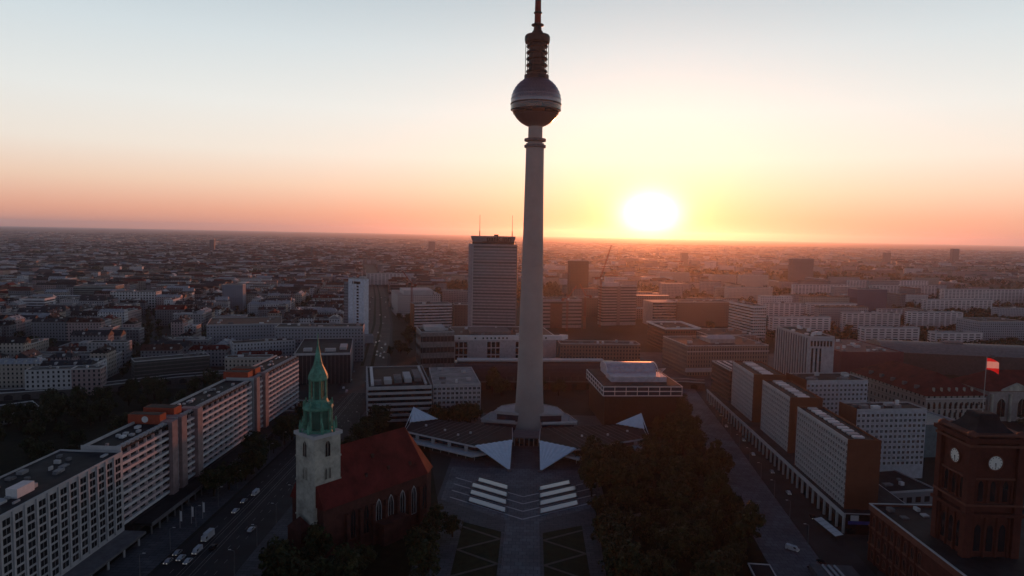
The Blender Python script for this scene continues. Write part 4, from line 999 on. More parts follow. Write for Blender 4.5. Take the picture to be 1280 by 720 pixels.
# red-roofed courthouse
root = thing('courthouse', 'long pale courthouse with a red hipped roof and small arched windows', 'courthouse', (281.5, 43, 0), R(8.8))
mb = MB().box(0, 47, 0, 88, 0, 20); mb.build('wall', facade('court side', (.30, .29, .27), 4.4, 5.6, .3, .45), root)
mb = MB(); hx, hy = 47, 88
mb.add([(-.8, -.8, 20), (hx+.8, -.8, 20), (hx+.8, hy+.8, 20), (-.8, hy+.8, 20), (hx/2, 20, 33), (hx/2, hy-20, 33)], [(3, 2, 1, 0), (0, 1, 4), (1, 2, 5, 4), (2, 3, 5), (3, 0, 4, 5)]); mb.build('roof', TILE, root)
for k in range(11):
    x = 2.6+k*4.15
    lancet(root, (x, 0, 10.5), '-y', 1.9, 4.4, lines=False); lancet(root, (x, 0, 4), '-y', 1.9, 4.2, lines=False)
MB().box(-.3, 47.3, -.4, 0, 17.4, 18.2).build('cornice', CONCL, root)
for k in range(6): MB().box(8+k*6, 9+k*6, 3, 4.4, 20, 25).build('chimney', STONE, root)
for k in range(5):
    d = MB().box(-.2+3.2, 3.2+2.4, 14+k*13, 16.5+k*13, 21, 24.6); d.build('dormer', CONCD, root)
occ_rect((281, 43), (328, 50), 88)
root = thing('court_hall', 'pale stone hall with three tall round-arched windows under a red roof beside the courthouse', 'courthouse', (333, 55, 0), R(6))
MB().box(0, 60, 0, 40, 0, 22).build('wall', plain('court stone', (.30, .28, .27), .85), root)
MB().gable(0, 60, 0, 40, 22, 12, hip=.8, over=.8).build('roof', TILE, root)
for k in range(3): lancet(root, (10+k*16, 0, 3), '-y', 6.5, 14, lm=STONE)
for k in range(5):
    MB().lathe([(1.1, 0), (.95, 20)], 12, c=(2+k*14.2, -.9)).build('column', STONE, root)
mb = MB(); mb.add([(8, -.4, 22), (36, -.4, 22), (22, -.4, 28), (8, 1.5, 22), (36, 1.5, 22), (22, 1.5, 28)], [(0, 1, 2), (5, 4, 3), (0, 2, 5, 3), (1, 4, 5, 2), (0, 3, 4, 1)]); mb.build('pediment', STONE, root)
occ_rect((333, 55), (392, 61), 40)

# -- left quarter beyond the park
slab('white_tenement', 'white tenement with dark window rows at the left end of the viaduct', 'tenement', (-376, 47), (-347, 56), 14, 20, facade('white tenement', (.44, .44, .45), 3.4, 3.4, .42, .55), clutter=3, roofmat=SLATE)
slab('pink_tenement', 'pinkish tenement adjoining the white tenement above the viaduct', 'tenement', (-347, 56.3), (-328, 62), 14, 20, facade('pink tenement', (.30, .23, .23), 3.4, 3.4, .42, .55), clutter=3, roofmat=SLATE)
root, L = slab('louvred_office', 'dark greenish louvred office block in the middle of the left viaduct', 'office building', (-322, 96), (-277, 132), 16, 19, plain('louvre wall', (.05, .055, .055), .5), clutter=5, bands=(6, 1.5, 3.1, .7, plain('louvre', (.12, .125, .13), .5)))
slab('white_window_block', 'pale blue-white block with even small windows behind the far striped slab', 'office building', (-273, 170), (-226, 200), 18, 23, facade('even windows', (.44, .46, .50), 2.9, 3.3, .42, .5), clutter=6, roofmat=ROOFD)
root, L = slab('low_park_pavilion', 'low flat-roofed pavilion with pale roof edge at the left frame edge by the park', 'pavilion', (-352, -36), (-324, -6), 30, 6, facade('low pav', (.2, .2, .21), 4, 5, .8, .6), clutter=2, roofmat=ROOF, parapet=WHITE)
FAR = [  # measured blocks: name, label, A, B, depth, height, wall, extra
 ('curved_glass_office', 'green-tinted glass office with bright roof edge in the left quarter', (-769, 676), (-706, 690), 40, 27, ('green glass wall', (.16, .21, .21), 3, 3.6, 1.1, .45)),
 ('white_grid_office', 'white office with square window grid in the left quarter', (-646, 580), (-582, 593), 26, 28, ('white grid far', (.6, .6, .61), 4.2, 4.2, .6, .6)),
 ('stepped_white_office', 'stepped white banded office near the left frame edge', (-716, 485), (-684, 491), 30, 25, ('white band far', (.6, .6, .62), 3, 4, 1.1, .45)),
 ('pale_tenement', 'pale tenement beside the stepped white office near the left edge', (-689, 529), (-657, 535), 24, 20, ('pale far', (.55, .54, .56), 3, 3.4, .45, .45)),
 ('blue_tower_block', 'blue-grey tower block rising alone in the left quarter', (-487, 613), (-457, 619), 22, 40, ('blue far', (.22, .25, .31), 3, 3.4, .3, .3)),
 ('long_white_block', 'long white block behind the blue-grey tower block', (-688, 965), (-560, 1000), 22, 22, ('pale far', 0)),
 ('grey_cube_block', 'left one of two pale cube blocks near the dark wood on the left', (-1091, 1260), (-1056, 1272), 20, 25, ('pale far', 0)),
 ('grey_cube_block', 'right one of two pale cube blocks near the dark wood on the left', (-1036, 1279), (-1008, 1289), 20, 25, ('pale far', 0)),
 ('sunglow_house', 'small house in the left quarter, reflected sun painted orange on its walls', (-942, 1077), (-921, 1083), 14, 18, ('painted sun glow', (.60, .16, .04), 3, 3.4, .4, .4)),  # orange wall colour stands in for sunlight reflected off the facade
 ('white_terrace_block', 'white slab beyond the avenue bend', (-399, 1187), (-313, 1212), 16, 27, ('white slab far', (.66, .62, .63), 9, 3, .7, .42)),
 ('panel_slab', 'pale panel slab just left of the long panel slab behind the ribbed high-rise', (378, 652), (439, 663), 14, 26, ('white slab far', 0)),
 ('panel_slab', 'pale panel slab directly behind the ribbed high-rise', (322, 471), (404, 484), 14, 25, ('white slab far', 0)),
 ('panel_slab', 'pale panel slab half hidden behind the dark blue block', (453, 676), (536, 692), 14, 25, ('white slab far', 0)),
 ('panel_slab', 'pale panel slab behind the pink mall roof', (441, 520), (522, 533), 14, 27, ('white slab far', 0)),
 ('panel_slab', 'low pale panel slab standing nearest behind the pink mall', (412, 405), (484, 416), 14, 22, ('white slab far', 0)),
 ('panel_slab', 'pale panel slab with trees in front, behind the curved roof hall', (549, 554), (630, 567), 14, 27, ('white slab far', 0)),
 ('panel_slab', 'small pale panel slab just above the curved roof hall', (506, 419), (570, 429), 14, 16, ('white slab far', 0)),
 ('panel_slab', 'pale panel slab with a dark end left of the tree belt at right', (574, 688), (644, 701), 14, 17, ('white slab far', 0)),
 ('panel_slab', 'pale panel slab with trees before it at the far right', (714, 807), (848, 834), 14, 25, ('white slab far', 0)),
 ('dark_blue_block', 'dark blue windowless-looking block among the pale panel slabs', (570, 766), (627, 777), 26, 44, ('dark blue far', (.10, .115, .17), 3, 3.2, .25, .3)),
 ('long_panel_slab', 'very long pale panel slab in the far right quarter, left part', (812, 1322), (1044, 1383), 14, 27, ('white slab far', 0)),
 ('long_panel_slab', 'pale panel slab in front of the very long one on the far right', (756, 1092), (919, 1131), 14, 30, ('white slab far', 0)),
 ('long_panel_slab', 'very long pale panel slab reaching the right frame edge', (844, 975), (1090, 1028), 14, 33, ('white slab far', 0)),
 ('panel_slab', 'pale panel slab behind the ribbed high-rise in the haze', (593, 1111), (727, 1144), 14, 27, ('white slab far', 0)),
 ('grey_twin_tower', 'grey square tower block alone before the wood in the right quarter', (712, 1455), (780, 1475), 14, 76, ('grey tower far', (.17, .165, .18), 3.4, 3.4, .5, .45)),
 ('blue_white_block', 'bluish white block at the right frame edge, nearest one', (583, 456), (648, 466), 40, 27, ('blue white far', (.34, .37, .42), 3, 3.2, .5, .45)),
 ('blue_white_block', 'bluish white block at the right frame edge, higher and farther one', (774, 704), (821, 713), 16, 22, ('blue white far', 0)),
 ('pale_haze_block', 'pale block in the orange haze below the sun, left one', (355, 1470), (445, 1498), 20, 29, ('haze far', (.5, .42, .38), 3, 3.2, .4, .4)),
 ('pale_haze_block', 'pale block in the orange haze below and right of the sun', (480, 1388), (549, 1408), 20, 30, ('haze far', 0)),
 ('pale_haze_block', 'pale block at the edge of the dark wood right of the sun', (530, 1296), (603, 1316), 20, 36, ('haze far', 0)),
 ('pale_haze_block', 'long pale block above the white office tower', (406, 975), (504, 997), 18, 27, ('haze far', 0)),
 ('pale_haze_block', 'pale block close to the right side of the television tower shaft', (-8, 1420), (40, 1436), 30, 31, ('haze far', 0)),
 ('wide_hazy_block', 'wide reddish block between the brown centre panel block and the striped slab tower', (72, 640), (118, 650), 20, 30, ('brown plain', 0)),
]
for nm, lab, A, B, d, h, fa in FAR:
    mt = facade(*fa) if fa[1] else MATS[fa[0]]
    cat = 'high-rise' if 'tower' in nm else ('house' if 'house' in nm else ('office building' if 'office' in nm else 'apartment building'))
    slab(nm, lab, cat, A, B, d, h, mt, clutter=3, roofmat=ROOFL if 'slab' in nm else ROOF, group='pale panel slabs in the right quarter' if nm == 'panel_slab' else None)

# red tower cranes
def crane(name_lab, x, y, h, jib, ang_, az):
    root = thing('tower_crane', name_lab, 'crane', (x, y, 0), R(az), 'red tower cranes')
    mb = MB(); s_ = 1.0
    for a in (-s_, s_):
        for b_ in (-s_, s_): mb.tube((a, b_, 0), (a, b_, h), .18, seg=4)
    k = 0; z_ = 0
    while z_ < h-3:
        for a, b_, c, d in ((-s_, -s_, s_, -s_), (s_, -s_, s_, s_), (s_, s_, -s_, s_), (-s_, s_, -s_, -s_)): mb.tube((a, b_, z_), (c, d, z_+3), .12, seg=4)
        z_ += 3
    mb.build('mast', CRANE, root)
    mb = MB(); e = Vector((jib*math.cos(R(ang_)), 0, h+jib*math.sin(R(ang_))))
    st = Vector((0, 0, h)); up = Vector((-math.sin(R(ang_)), 0, math.cos(R(ang_))))
    for o_ in (Vector((0, .8, 0)), Vector((0, -.8, 0)), up*1.6): mb.tube(st+o_, e+o_*.3, .22, seg=4)
    n = int(jib//3)
    for k in range(n):
        p = st.lerp(e, k/n); q = st.lerp(e, (k+1)/n); mb.tube(p+Vector((0, .8, 0)), q+up*1.4, .12, seg=4); mb.tube(p+up*1.4, q+Vector((0, -.8, 0)), .12, seg=4)
    mb.build('jib', CRANE, root)
    MB().box(-9, 0, -1, 1, h-.5, h+.8).box(-9, -6, -1.3, 1.3, h-2.5, h-.5).build('counter_jib', CRANE, root)
    MB().box(-1, 1.4, -2.6, -1.05, h-2, h+.6).build('cab', WHITE, root)
    mb = MB(); mb.tube((-2, 0, h+7), (-8, 0, h+.8), .1, seg=4).tube((-2, 0, h+7), tuple(st.lerp(e, .8)+up*1.2), .1, seg=4).tube((0, 0, h), (-2, 0, h+7), .3, seg=4); mb.build('stays', CRANE, root)
crane('red luffing crane rising beside the striped slab tower', 97, 520, 70, 48, 72, 20)
crane('small red crane above the brown centre panel block', 48, 470, 44, 22, 50, 30)
crane('slim red crane between the centre panel block and the striped slab tower', 74, 500, 46, 18, 62, 160)
crane('low crane jib left of the hotel tower on the white stepped building', -178, 560, 52, 26, 45, 150)

# ---------------------------------------------------------------- old city quarter on the left and the rest of the city
CANYON = [(-341, 118), (-390, 240), (-470, 390), (-590, 590), (-760, 860)]
CANYON2 = [(-262, 200), (-300, 330), (-385, 480), (-520, 720)]
occ_line(CANYON, 20); occ_line(CANYON2, 18)
for c_ in (CANYON, CANYON2): struct('street', ribbon(c_, 12, .01), ASPH)
occ_build()
TEN = [facade('tenement %s' % n_, c, 3.1, 3.4, .42, .52) for n_, c in (('grey', (.36, .36, .38)), ('sand', (.40, .36, .32)), ('white', (.62, .62, .64)), ('slate', (.20, .205, .23)), ('rose', (.40, .31, .31)))]
TNAME = ['grey', 'sand-coloured', 'white', 'slate-grey', 'rose-coloured']
RFM = [(SLATE, 'slate-grey'), (TILEB, 'brown tiled'), (plain('zinc roof', (.34, .35, .37), .6, noise=.4), 'pale'), (ROOFD, 'dark'), (TILE, 'red tiled')]
rnd = random.Random(42)
wings = []      # x, y, length, depth, rot, height
def block_field(x0, x1, y0, y1, bx, by, st, rot, keep, hmin, hmax):
    c, s = math.cos(rot), math.sin(rot); R_ = max(x1-x0, y1-y0)
    mx_, my_ = (x0+x1)/2, (y0+y1)/2; n = int(R_/min(bx, by))+2
    for i in range(-n, n):
        for j in range(-n, n):
            ux, uy = i*(bx+st), j*(by+st)
            gx, gy = mx_+ux*c-uy*s, my_+ux*s+uy*c
            if not (x0 < gx < x1 and y0 < gy < y1): continue
            if rnd.random() > keep: continue
            dp = rnd.uniform(11, 14); bw = bx*rnd.uniform(.82, 1.0); bh_ = by*rnd.uniform(.82, 1.0)
            for (lx, ly, L, a) in ((0, -bh_/2+dp/2, bw, 0), (0, bh_/2-dp/2, bw, 0), (-bw/2+dp/2, 0, bh_-2*dp, PI/2), (bw/2-dp/2, 0, bh_-2*dp, PI/2), (rnd.uniform(-8, 8), 0, bw*.5, 0)):
                if L < 10 or rnd.random() < .07: continue
                parts = 2 if L > 34 else 1
                for p in range(parts):
                    l2 = L/parts-.15; off = (p-(parts-1)/2)*L/parts
                    qx, qy = lx+off*math.cos(a), ly+off*math.sin(a)
                    wings.append((gx+qx*c-qy*s, gy+qx*s+qy*c, l2, dp, rot+a, rnd.uniform(hmin, hmax)))
block_field(-1150, -190, 90, 1150, 74, 66, 13, R(11), .97, 15, 23)
cand = []
for w_ in wings:
    x, y = w_[:2]
    if not free(x, y, 10): continue
    d = Vector((x, y+443)); px = math.atan2(d.x, d.y)
    if abs(px+YAW) > R(41): continue
    cand.append((d.length, w_))
cand.sort(key=lambda q: q[0])
def zone(x, y):
    a = math.degrees(math.atan2(x, y+443)); d = math.hypot(x, y+443)
    s = 'far left' if a < -30 else ('left' if a < -24 else 'near the avenue in')
    f = 'nearest' if d < 740 else ('front' if d < 860 else ('middle' if d < 1000 else 'back'))
    return s, f
stuff_w = []
for i, (d, (x, y, L, dp, rot, h)) in enumerate(cand):
    OCC.append((x, y, L*.4))
    if i >= 235: stuff_w.append((x, y, L, dp, rot, h)); continue
    ti = rnd.randrange(5); ri = rnd.choices(range(5), [5, 3, 3, 4, 1])[0]; flat = rnd.random() < .3
    s, f = zone(x, y)
    rt = 'flat' if flat else 'pitched'
    where = {'far left': 'at the far left', 'left': 'in the left half', 'near the avenue in': 'next to the avenue side'}[s]
    lab = f'{TNAME[ti]} tenement with {RFM[ri][1]} {rt} roof, {f} rows, {where}'
    root = thing('tenement', lab, 'tenement', (x, y, 0), rot, lab)
    MB().box(-L/2, L/2, -dp/2, dp/2, 0, h).build('wall', TEN[ti], root)
    if flat: flat_roof(root, -L/2, L/2, -dp/2, dp/2, h, RFM[ri][0], CONCL, 2, i)
    else:
        rf = MB().gable(-L/2, L/2, -dp/2, dp/2, h, rnd.uniform(3.2, 5.2), hip=rnd.choice([0, 0, .5])).build('roof', RFM[ri][0], root)
        for k in range(2):
            cxx = rnd.uniform(-L*.4, L*.4); MB().box(cxx-.5, cxx+.5, -1.2, .6, h+2, h+rnd.uniform(5, 6.2)).build('chimney', BRICKD if k else CONCD, root)
        for k in range(int(L//7)):
            xx = -L/2+3+k*7; MB().box(xx, xx+1.6, -dp*.42, -dp*.2, h+.4, h+2.6).build('dormer', CONCL if k % 2 else RFM[ri][0], root)
wings.clear(); occ_build()
block_field(-3600, -150, 1150, 4200, 78, 70, 15, R(-6), .9, 13, 21)
block_field(-1500, 350, 1300, 3800, 80, 74, 16, R(18), .72, 12, 20)
block_field(350, 3300, 1500, 4000, 90, 84, 30, R(-20), .55, 10, 20)
for w_ in wings:
    x, y = w_[:2]
    a = math.atan2(x, y+443)
    if abs(a+YAW) < R(43) and free(x, y, 14): stuff_w.append(w_)
wings.clear()
block_field(-8500, 8500, 4200, 10500, 150, 120, 60, R(7), .6, 10, 18)
for w_ in wings:
    a = math.atan2(w_[0], w_[1]+443)
    if abs(a+YAW) < R(42): stuff_w.append(w_)
# loose panel slabs among the trees of the right quarter
for k in range(420):
    y = rnd.uniform(520, 3200); x = rnd.uniform(.05, .85)*(y+443)
    if free(x, y, 36): stuff_w.append((x, y, rnd.uniform(40, 95), 13, R(9)+rnd.choice([0, 0, PI/2]), rnd.choice([16, 22, 30]))); OCC.append((x, y, 36)); GRID.setdefault((int(x//60), int(y//60)), []).append((x, y, 30))
WOODS = [((500, 1520), (1500, 2100), 18), ((-1500, 1300), (-700, 1440), 17), ((640, 560), (1100, 800), 14), ((1100, 1050), (1700, 1500), 15), ((-200, 800), (60, 1250), 15), ((250, 1750), (520, 1950), 16), ((-2200, 2300), (-1300, 2600), 16), ((900, 2500), (2600, 2900), 16)]
stuff_w = [w_ for w_ in stuff_w if not any(a[0] < w_[0] < c[0] and a[1] < w_[1] < c[1] and (w_[0]*7+w_[1]*3) % 11 > 1.2 for a, c, _ in WOODS)]
mats_c = TEN+[m_ for m_, _ in RFM]
mb = MB()
for (x, y, L, dp, rot, h) in stuff_w:
    c, s = math.cos(rot), math.sin(rot); tf = Matrix(((c, -s, 0, x), (s, c, 0, y), (0, 0, 1, 0), (0, 0, 0, 1)))
    far = y > 4200; ti = rnd.randrange(5); ri = rnd.choices(range(5), [5, 3, 3, 4, 1])[0]
    if far: L *= 1.6; dp *= 1.5
    mb.box(-L/2, L/2, -dp/2, dp/2, 0, h, ti, tf)
    if dp > 12.6 or far: mb.box(-L/2-.2, L/2+.2, -dp/2-.2, dp/2+.2, h, h+.8, 5+ri, tf)
    else:
        g2 = MB().gable(-L/2, L/2, -dp/2, dp/2, h, 4, over=.4); mb.add([tuple(tf @ Vector(p)) for p in g2.v], g2.f, 5+ri)
tag(mb.build('distant_city', mats_c), 'dense grey roofs of the city stretching to the hazy horizon', 'city', kind='stuff')
# a few distant towers on the skyline
for (px, y, h, w_, lab) in ((-1650, 3000, 70, 22, 'dark square tower on the skyline at far left'), (-620, 3600, 75, 40, 'low broad block on the skyline left of the hotel tower'), (-900, 2300, 62, 9, 'slim dark chimney-like tower left of the white high-rise'), (1950, 3400, 66, 34, 'pale block on the skyline to the right of the sun'), (2500, 3700, 92, 38, 'darker tower on the skyline at right'), (3150, 3300, 80, 26, 'pair-topped dark tower near the right frame edge'), (2350, 2600, 52, 30, 'squat tower block in the right haze'), (680, 2700, 60, 30, 'hazy block just below the sun')):
    slab('skyline_tower', lab, 'high-rise', (px, y), (px+w_, y+3), w_*.7, h, facade('grey tower far', 0), clutter=2, occ=False)

# ---------------------------------------------------------------- trees
def tree_meshes(seed, h, r, n_clump, per, leaf, flat=.75):
    rnd = random.Random(seed); tr = MB()
    tr.tube((0, 0, 0), (0, 0, h*.34), r*.085, r*.06, 8)
    for k in range(6):
        a = 2*PI*k/6+rnd.random(); e = (math.cos(a)*r*.6, math.sin(a)*r*.6, h*rnd.uniform(.5, .75)); tr.tube((0, 0, h*rnd.uniform(.24, .34)), e, r*.045, r*.015, 5)
    tr.tube((0, 0, h*.34), (rnd.uniform(-.5, .5), rnd.uniform(-.5, .5), h*.85), r*.06, r*.02, 6)
    cr = MB(); c0 = Vector((0, 0, h*.62))
    for k in range(n_clump):
        v = Vector((rnd.gauss(0, 1), rnd.gauss(0, 1), rnd.gauss(0, 1))).normalized()*(rnd.random()**.4)
        c = c0+Vector((v.x*r, v.y*r, v.z*h*.36)); cs = r*rnd.uniform(.16, .34); mi = rnd.choices((0, 1, 2), (5, 4, 2))[0]
        for q in range(per):
            d = Vector((rnd.gauss(0, 1), rnd.gauss(0, 1), rnd.gauss(0, 1)*flat)).normalized(); p = c+d*cs*rnd.uniform(.6, 1.05)
            nn = (d+Vector((rnd.uniform(-.6, .6), rnd.uniform(-.6, .6), rnd.uniform(0, .7)))).normalized(); e1 = nn.orthogonal().normalized(); e2 = nn.cross(e1)
            a = rnd.random()*6.28; f1 = e1*math.cos(a)+e2*math.sin(a); f2 = nn.cross(f1); s = leaf*rnd.uniform(.6, 1.3)
            cr.add([p+f1*s, p+f2*s*.6, p-f1*s, p-f2*s*.6], [(0, 1, 2, 3)], mi)
    return tr.mesh('trunk', BARK), cr.mesh('crown', LEAF)
PROTO = [tree_meshes(100+k, hh, rr_, 62, 26, .62) for k, (hh, rr_) in enumerate(((15, 6.4), (13, 5.6), (18, 6.0), (11, 4.6), (14, 6.8), (16, 4.8), (12, 6.2)))]
FARP = [tree_meshes(200+k, 13, 6.0, 30, 14, 1.0) for k in range(3)]
NT = [0]
def tree(x, y, label, group, protos=PROTO, sc=None, name='tree'):
    NT[0] += 1
    tr, cr = rnd.choice(protos); s = sc or rnd.uniform(.68, 1.28)
    root = thing(name, label, 'tree', (x, y, 0), rnd.uniform(0, 6.28), group); root.scale = (s, s, s*rnd.uniform(.88, 1.1))
    put('trunk', tr, root); put('crown', cr, root)
def scatter(poly, n, label, group, mind=7.5, protos=PROTO, sc=None, chk=False):
    xs = [p[0] for p in poly]; ys = [p[1] for p in poly]; pts = []; tries = 0
    def inside(x, y):
        r_ = False
        for (x1, y1), (x2, y2) in zip(poly, poly[1:]+poly[:1]):
            if (y1 > y) != (y2 > y) and x < (x2-x1)*(y-y1)/(y2-y1)+x1: r_ = not r_
        return r_
    while len(pts) < n and tries < 9000:
        tries += 1; x, y = rnd.uniform(min(xs), max(xs)), rnd.uniform(min(ys), max(ys))
        if not inside(x, y) or any((x-a)**2+(y-b_)**2 < mind**2 for a, b_ in pts): continue
        if chk and not free(x, y, 5): continue
        pts.append((x, y))
    for x, y in pts: tree(x, y, label, group, protos, sc)
G1 = 'dark leafy tree in the grove between the plaza and the wide right-hand street'
scatter([(33, -60), (76, -52), (102, -30), (107, -90), (97, -112), (98, -150), (86, -185), (70, -205), (30, -232), (28, -160)], 82, G1, 'trees of the grove')
G2 = 'dark leafy tree between the right pavilion and the dark cinema block'
scatter([(82, -40), (104, -30), (110, 10), (108, 60), (106, 72), (104, 8), (80, 2)], 14, G2, 'trees beside the cinema block')
scatter([(-42, -150), (-31, -156), (-31, -200), (-30, -225), (-46, -225), (-48, -170)], 5, 'dark tree standing between the church yard and the zig-zag lawn', 'trees beside the lawn', mind=6.5)
scatter([(-96, -196), (-62, -188), (-58, -225), (-92, -235)], 15, 'dark tree in the church yard in front of the church', 'trees in the church yard', mind=6.5)
scatter([(-99, 2), (-110, -30), (-104, -90), (-97, -60), (-84, 0)], 9, 'dark tree between the church and the white banded office block', 'trees behind the church')
scatter([(-66, 4), (-36, 12), (-38, 2), (-60, -4)], 6, 'dark tree in front of the blue-grey grid office', 'trees in front of the grid office', mind=6)
scatter([(-152, -128), (-146, -128), (-140, 0), (-148, 0)], 12, 'dark street tree along the left pavement before the shop podium', 'street trees of the left pavement', mind=6.5)
scatter([(-335, -70), (-190, -150), (-190, 30), (-240, 95), (-296, 70), (-330, 40)], 66, 'dark tree in the park behind the striped slabs', 'trees of the park')
for c_ in (CANYON, CANYON2):
    for (a, q) in zip(c_, c_[1:]):
        for k in range(9):
            f_ = (k+.5)/9; tree(a[0]+(q[0]-a[0])*f_+(6 if k % 2 else -6), a[1]+(q[1]-a[1])*f_, 'dark street tree in a narrow street of the old quarter', 'street trees of the old quarter', FARP, .75)
scatter([(-40, 84), (60, 96), (40, 108), (-30, 104)], 5, 'dark tree before the station hall', 'trees before the station')
scatter([(-250, 500), (-236, 500), (-300, 800), (-330, 800)], 16, 'tree along the left side of the distant avenue', 'trees of the avenue', 9, FARP, chk=True)
scatter([(-185, 500), (-150, 470), (-210, 780), (-270, 830)], 22, 'tree in the dark belt right of the distant avenue', 'tree belt right of the avenue', 8, FARP)
scatter([(-146, 245), (-122, 245), (-122, 425), (-160, 425)], 22, 'tree on the right side of the avenue before the white banded office block', 'trees right of the near avenue', 6.5, FARP, .8, chk=False)
scatter([(420, 430), (640, 470), (690, 660), (430, 600)], 40, 'tree between the pale panel slabs of the right quarter', 'trees between the panel slabs', 9, FARP, chk=True)
scatter([(390, 110), (430, 110), (430, 40), (300, 20), (300, 30), (390, 40)], 10, 'tree before the courthouse', 'trees before the courthouse', 7, FARP)
# far woods that read as one mass
def wood(name, label, polys, n, seed, s=3.2):
    rnd = random.Random(seed); mb = MB()
    for poly in polys:
        (x0, y0), (x1, y1), hh = poly
        for k in range(n):
            x, y = rnd.uniform(x0, x1), rnd.uniform(y0, y1)
            if not free(x, y, 7): continue
            h = hh*rnd.uniform(.6, 1.1); r_ = rnd.uniform(4, 7.5)
            mb.tube((x, y, 0), (x, y, h*.6), .3, seg=4, mi=3)
            for q in range(30):
                d = Vector((rnd.gauss(0, 1), rnd.gauss(0, 1), rnd.gauss(0, 1))).normalized()
                p = Vector((x, y, h*.65))+Vector((d.x*r_, d.y*r_, d.z*h*.36)); e1 = d.orthogonal().normalized(); e2 = d.cross(e1); sz = s*rnd.uniform(.4, .9)
                mb.add([p+e1*sz, p+e2*sz*.8, p-e1*sz, p-e2*sz*.8], [(0, 1, 2, 3)], rnd.choice((0, 1, 1, 2)))
    return tag(mb.build(name, LEAF+[BARK]), label, 'wood', kind='stuff')
occ_build()
wood('far_woods', 'dark woods and parks between the distant blocks', WOODS+[((-430, 640), (-250, 900), 15)], 620, 5)
wood('green_belt', 'dark tree cover between the buildings of the middle distance', [((250, 330), (800, 900), 12), ((-900, 200), (-250, 1000), 11), ((200, 600), (900, 1400), 13), ((300, 250), (700, 420), 11), ((350, 420), (1000, 760), 12), ((600, 800), (1300, 1300), 13)], 640, 6, 2.6)

# ---------------------------------------------------------------- cars, lamps, small things
LAMPM, t, b = newmat('headlight'); b.inputs['Base Color'].default_value = (.8, .8, .8, 1); b.inputs['Emission Color'].default_value = (1, .93, .8, 1); b.inputs['Emission Strength'].default_value = 0.45
def carp(kind, paint):
    """side profile swept across the width; body, windows, wheels"""
    root = thing('parked_car', 'x', 'car', (0, 0, 0))
    if kind == 'car': prof = [(-2.2, .35), (-2.25, .8), (-2.0, .95), (-1.2, 1.0), (-.6, 1.45), (.9, 1.48), (1.7, 1.02), (2.15, .9), (2.2, .35)]; wd = .88; glass = [(-1.05, 1.02), (-.55, 1.4), (.85, 1.42), (1.5, 1.04)]
    elif kind == 'van': prof = [(-2.6, .4), (-2.65, 1.1), (-2.2, 1.25), (-1.6, 2.1), (2.5, 2.2), (2.6, .4)]; wd = .98; glass = [(-2.0, 1.3), (-1.55, 2.0), (-.7, 2.02), (-.7, 1.3)]
    else: prof = [(-3.6, .5), (-3.65, 1.3), (-3.5, 2.5), (-1.9, 2.55), (-1.9, 3.2), (3.5, 3.2), (3.5, .5)]; wd = 1.2; glass = [(-3.55, 1.5), (-3.4, 2.35), (-2.4, 2.35), (-2.4, 1.5)]
    def sweep(p, w_, name, mat, inset=0):
        mb = MB(); n = len(p); top = max(q[1] for q in p)
        mb.add([(x, -(w_-(.12 if z_ > 1.2 else 0)), z_) for x, z_ in p]+[(x, (w_-(.12 if z_ > 1.2 else 0)), z_) for x, z_ in p], [tuple(range(n)), tuple(range(2*n-1, n-1, -1))]+[(i, (i+1) % n, (i+1) % n+n, i+n) for i in range(n)])
        return mb.build(name, mat, root)
    sweep(prof, wd, 'body', paint); sweep([(x, z_) for x, z_ in glass], wd+.02, 'window', GLASS)
    wx = prof[-1][0]*.62
    for x in (-wx, wx):
        for sd in (-1, 1):
            w_ = MB().tube((x, sd*(wd-.2), .33), (x, sd*(wd+.02), .33), .33, seg=12).build('wheel', TYRE, root)
            MB().tube((x, sd*(wd+.02), .33), (x, sd*(wd+.04), .33), .18, seg=8).build('hub', HUB, w_)
    for sd in (-1, 1): MB().box(prof[0][0]-.06, prof[0][0]+.1, sd*wd*.72-.16, sd*wd*.72+.16, .6, .78).build('headlight', LAMPM, root)
    KIDS[root.name] = [o for o in root.children]
    for o in root.children: KIDS[o.name] = list(o.children)
    return root
bpy.context.view_layer.update()
PA = [('white', plain('white paint', (.52, .53, .55), .3)), ('silver', plain('silver paint', (.45, .46, .48), .25, metal=.5)), ('black', plain('black paint', (.02, .02, .022), .2)), ('red', plain('red paint', (.3, .03, .03), .25))]
CARS = {}
def car(kind, ci, x, y, rz, label, group=None):
    key = (kind, ci)
    if key not in CARS: CARS[key] = carp(kind, PA[ci][1]); o = CARS[key]
    else: o = copy_tree(CARS[key])
    o.name = {'car': 'car', 'van': 'van', 'truck': 'lorry'}[kind]
    o.location = (x, y, .02); o.rotation_euler = (0, 0, rz); tag(o, label, {'car': 'car', 'van': 'van', 'truck': 'lorry'}[kind], group)
    KIDS[o.name] = [c for c in o.children]
    for c in o.children: KIDS[c.name] = list(c.children)
N0 = R(88)
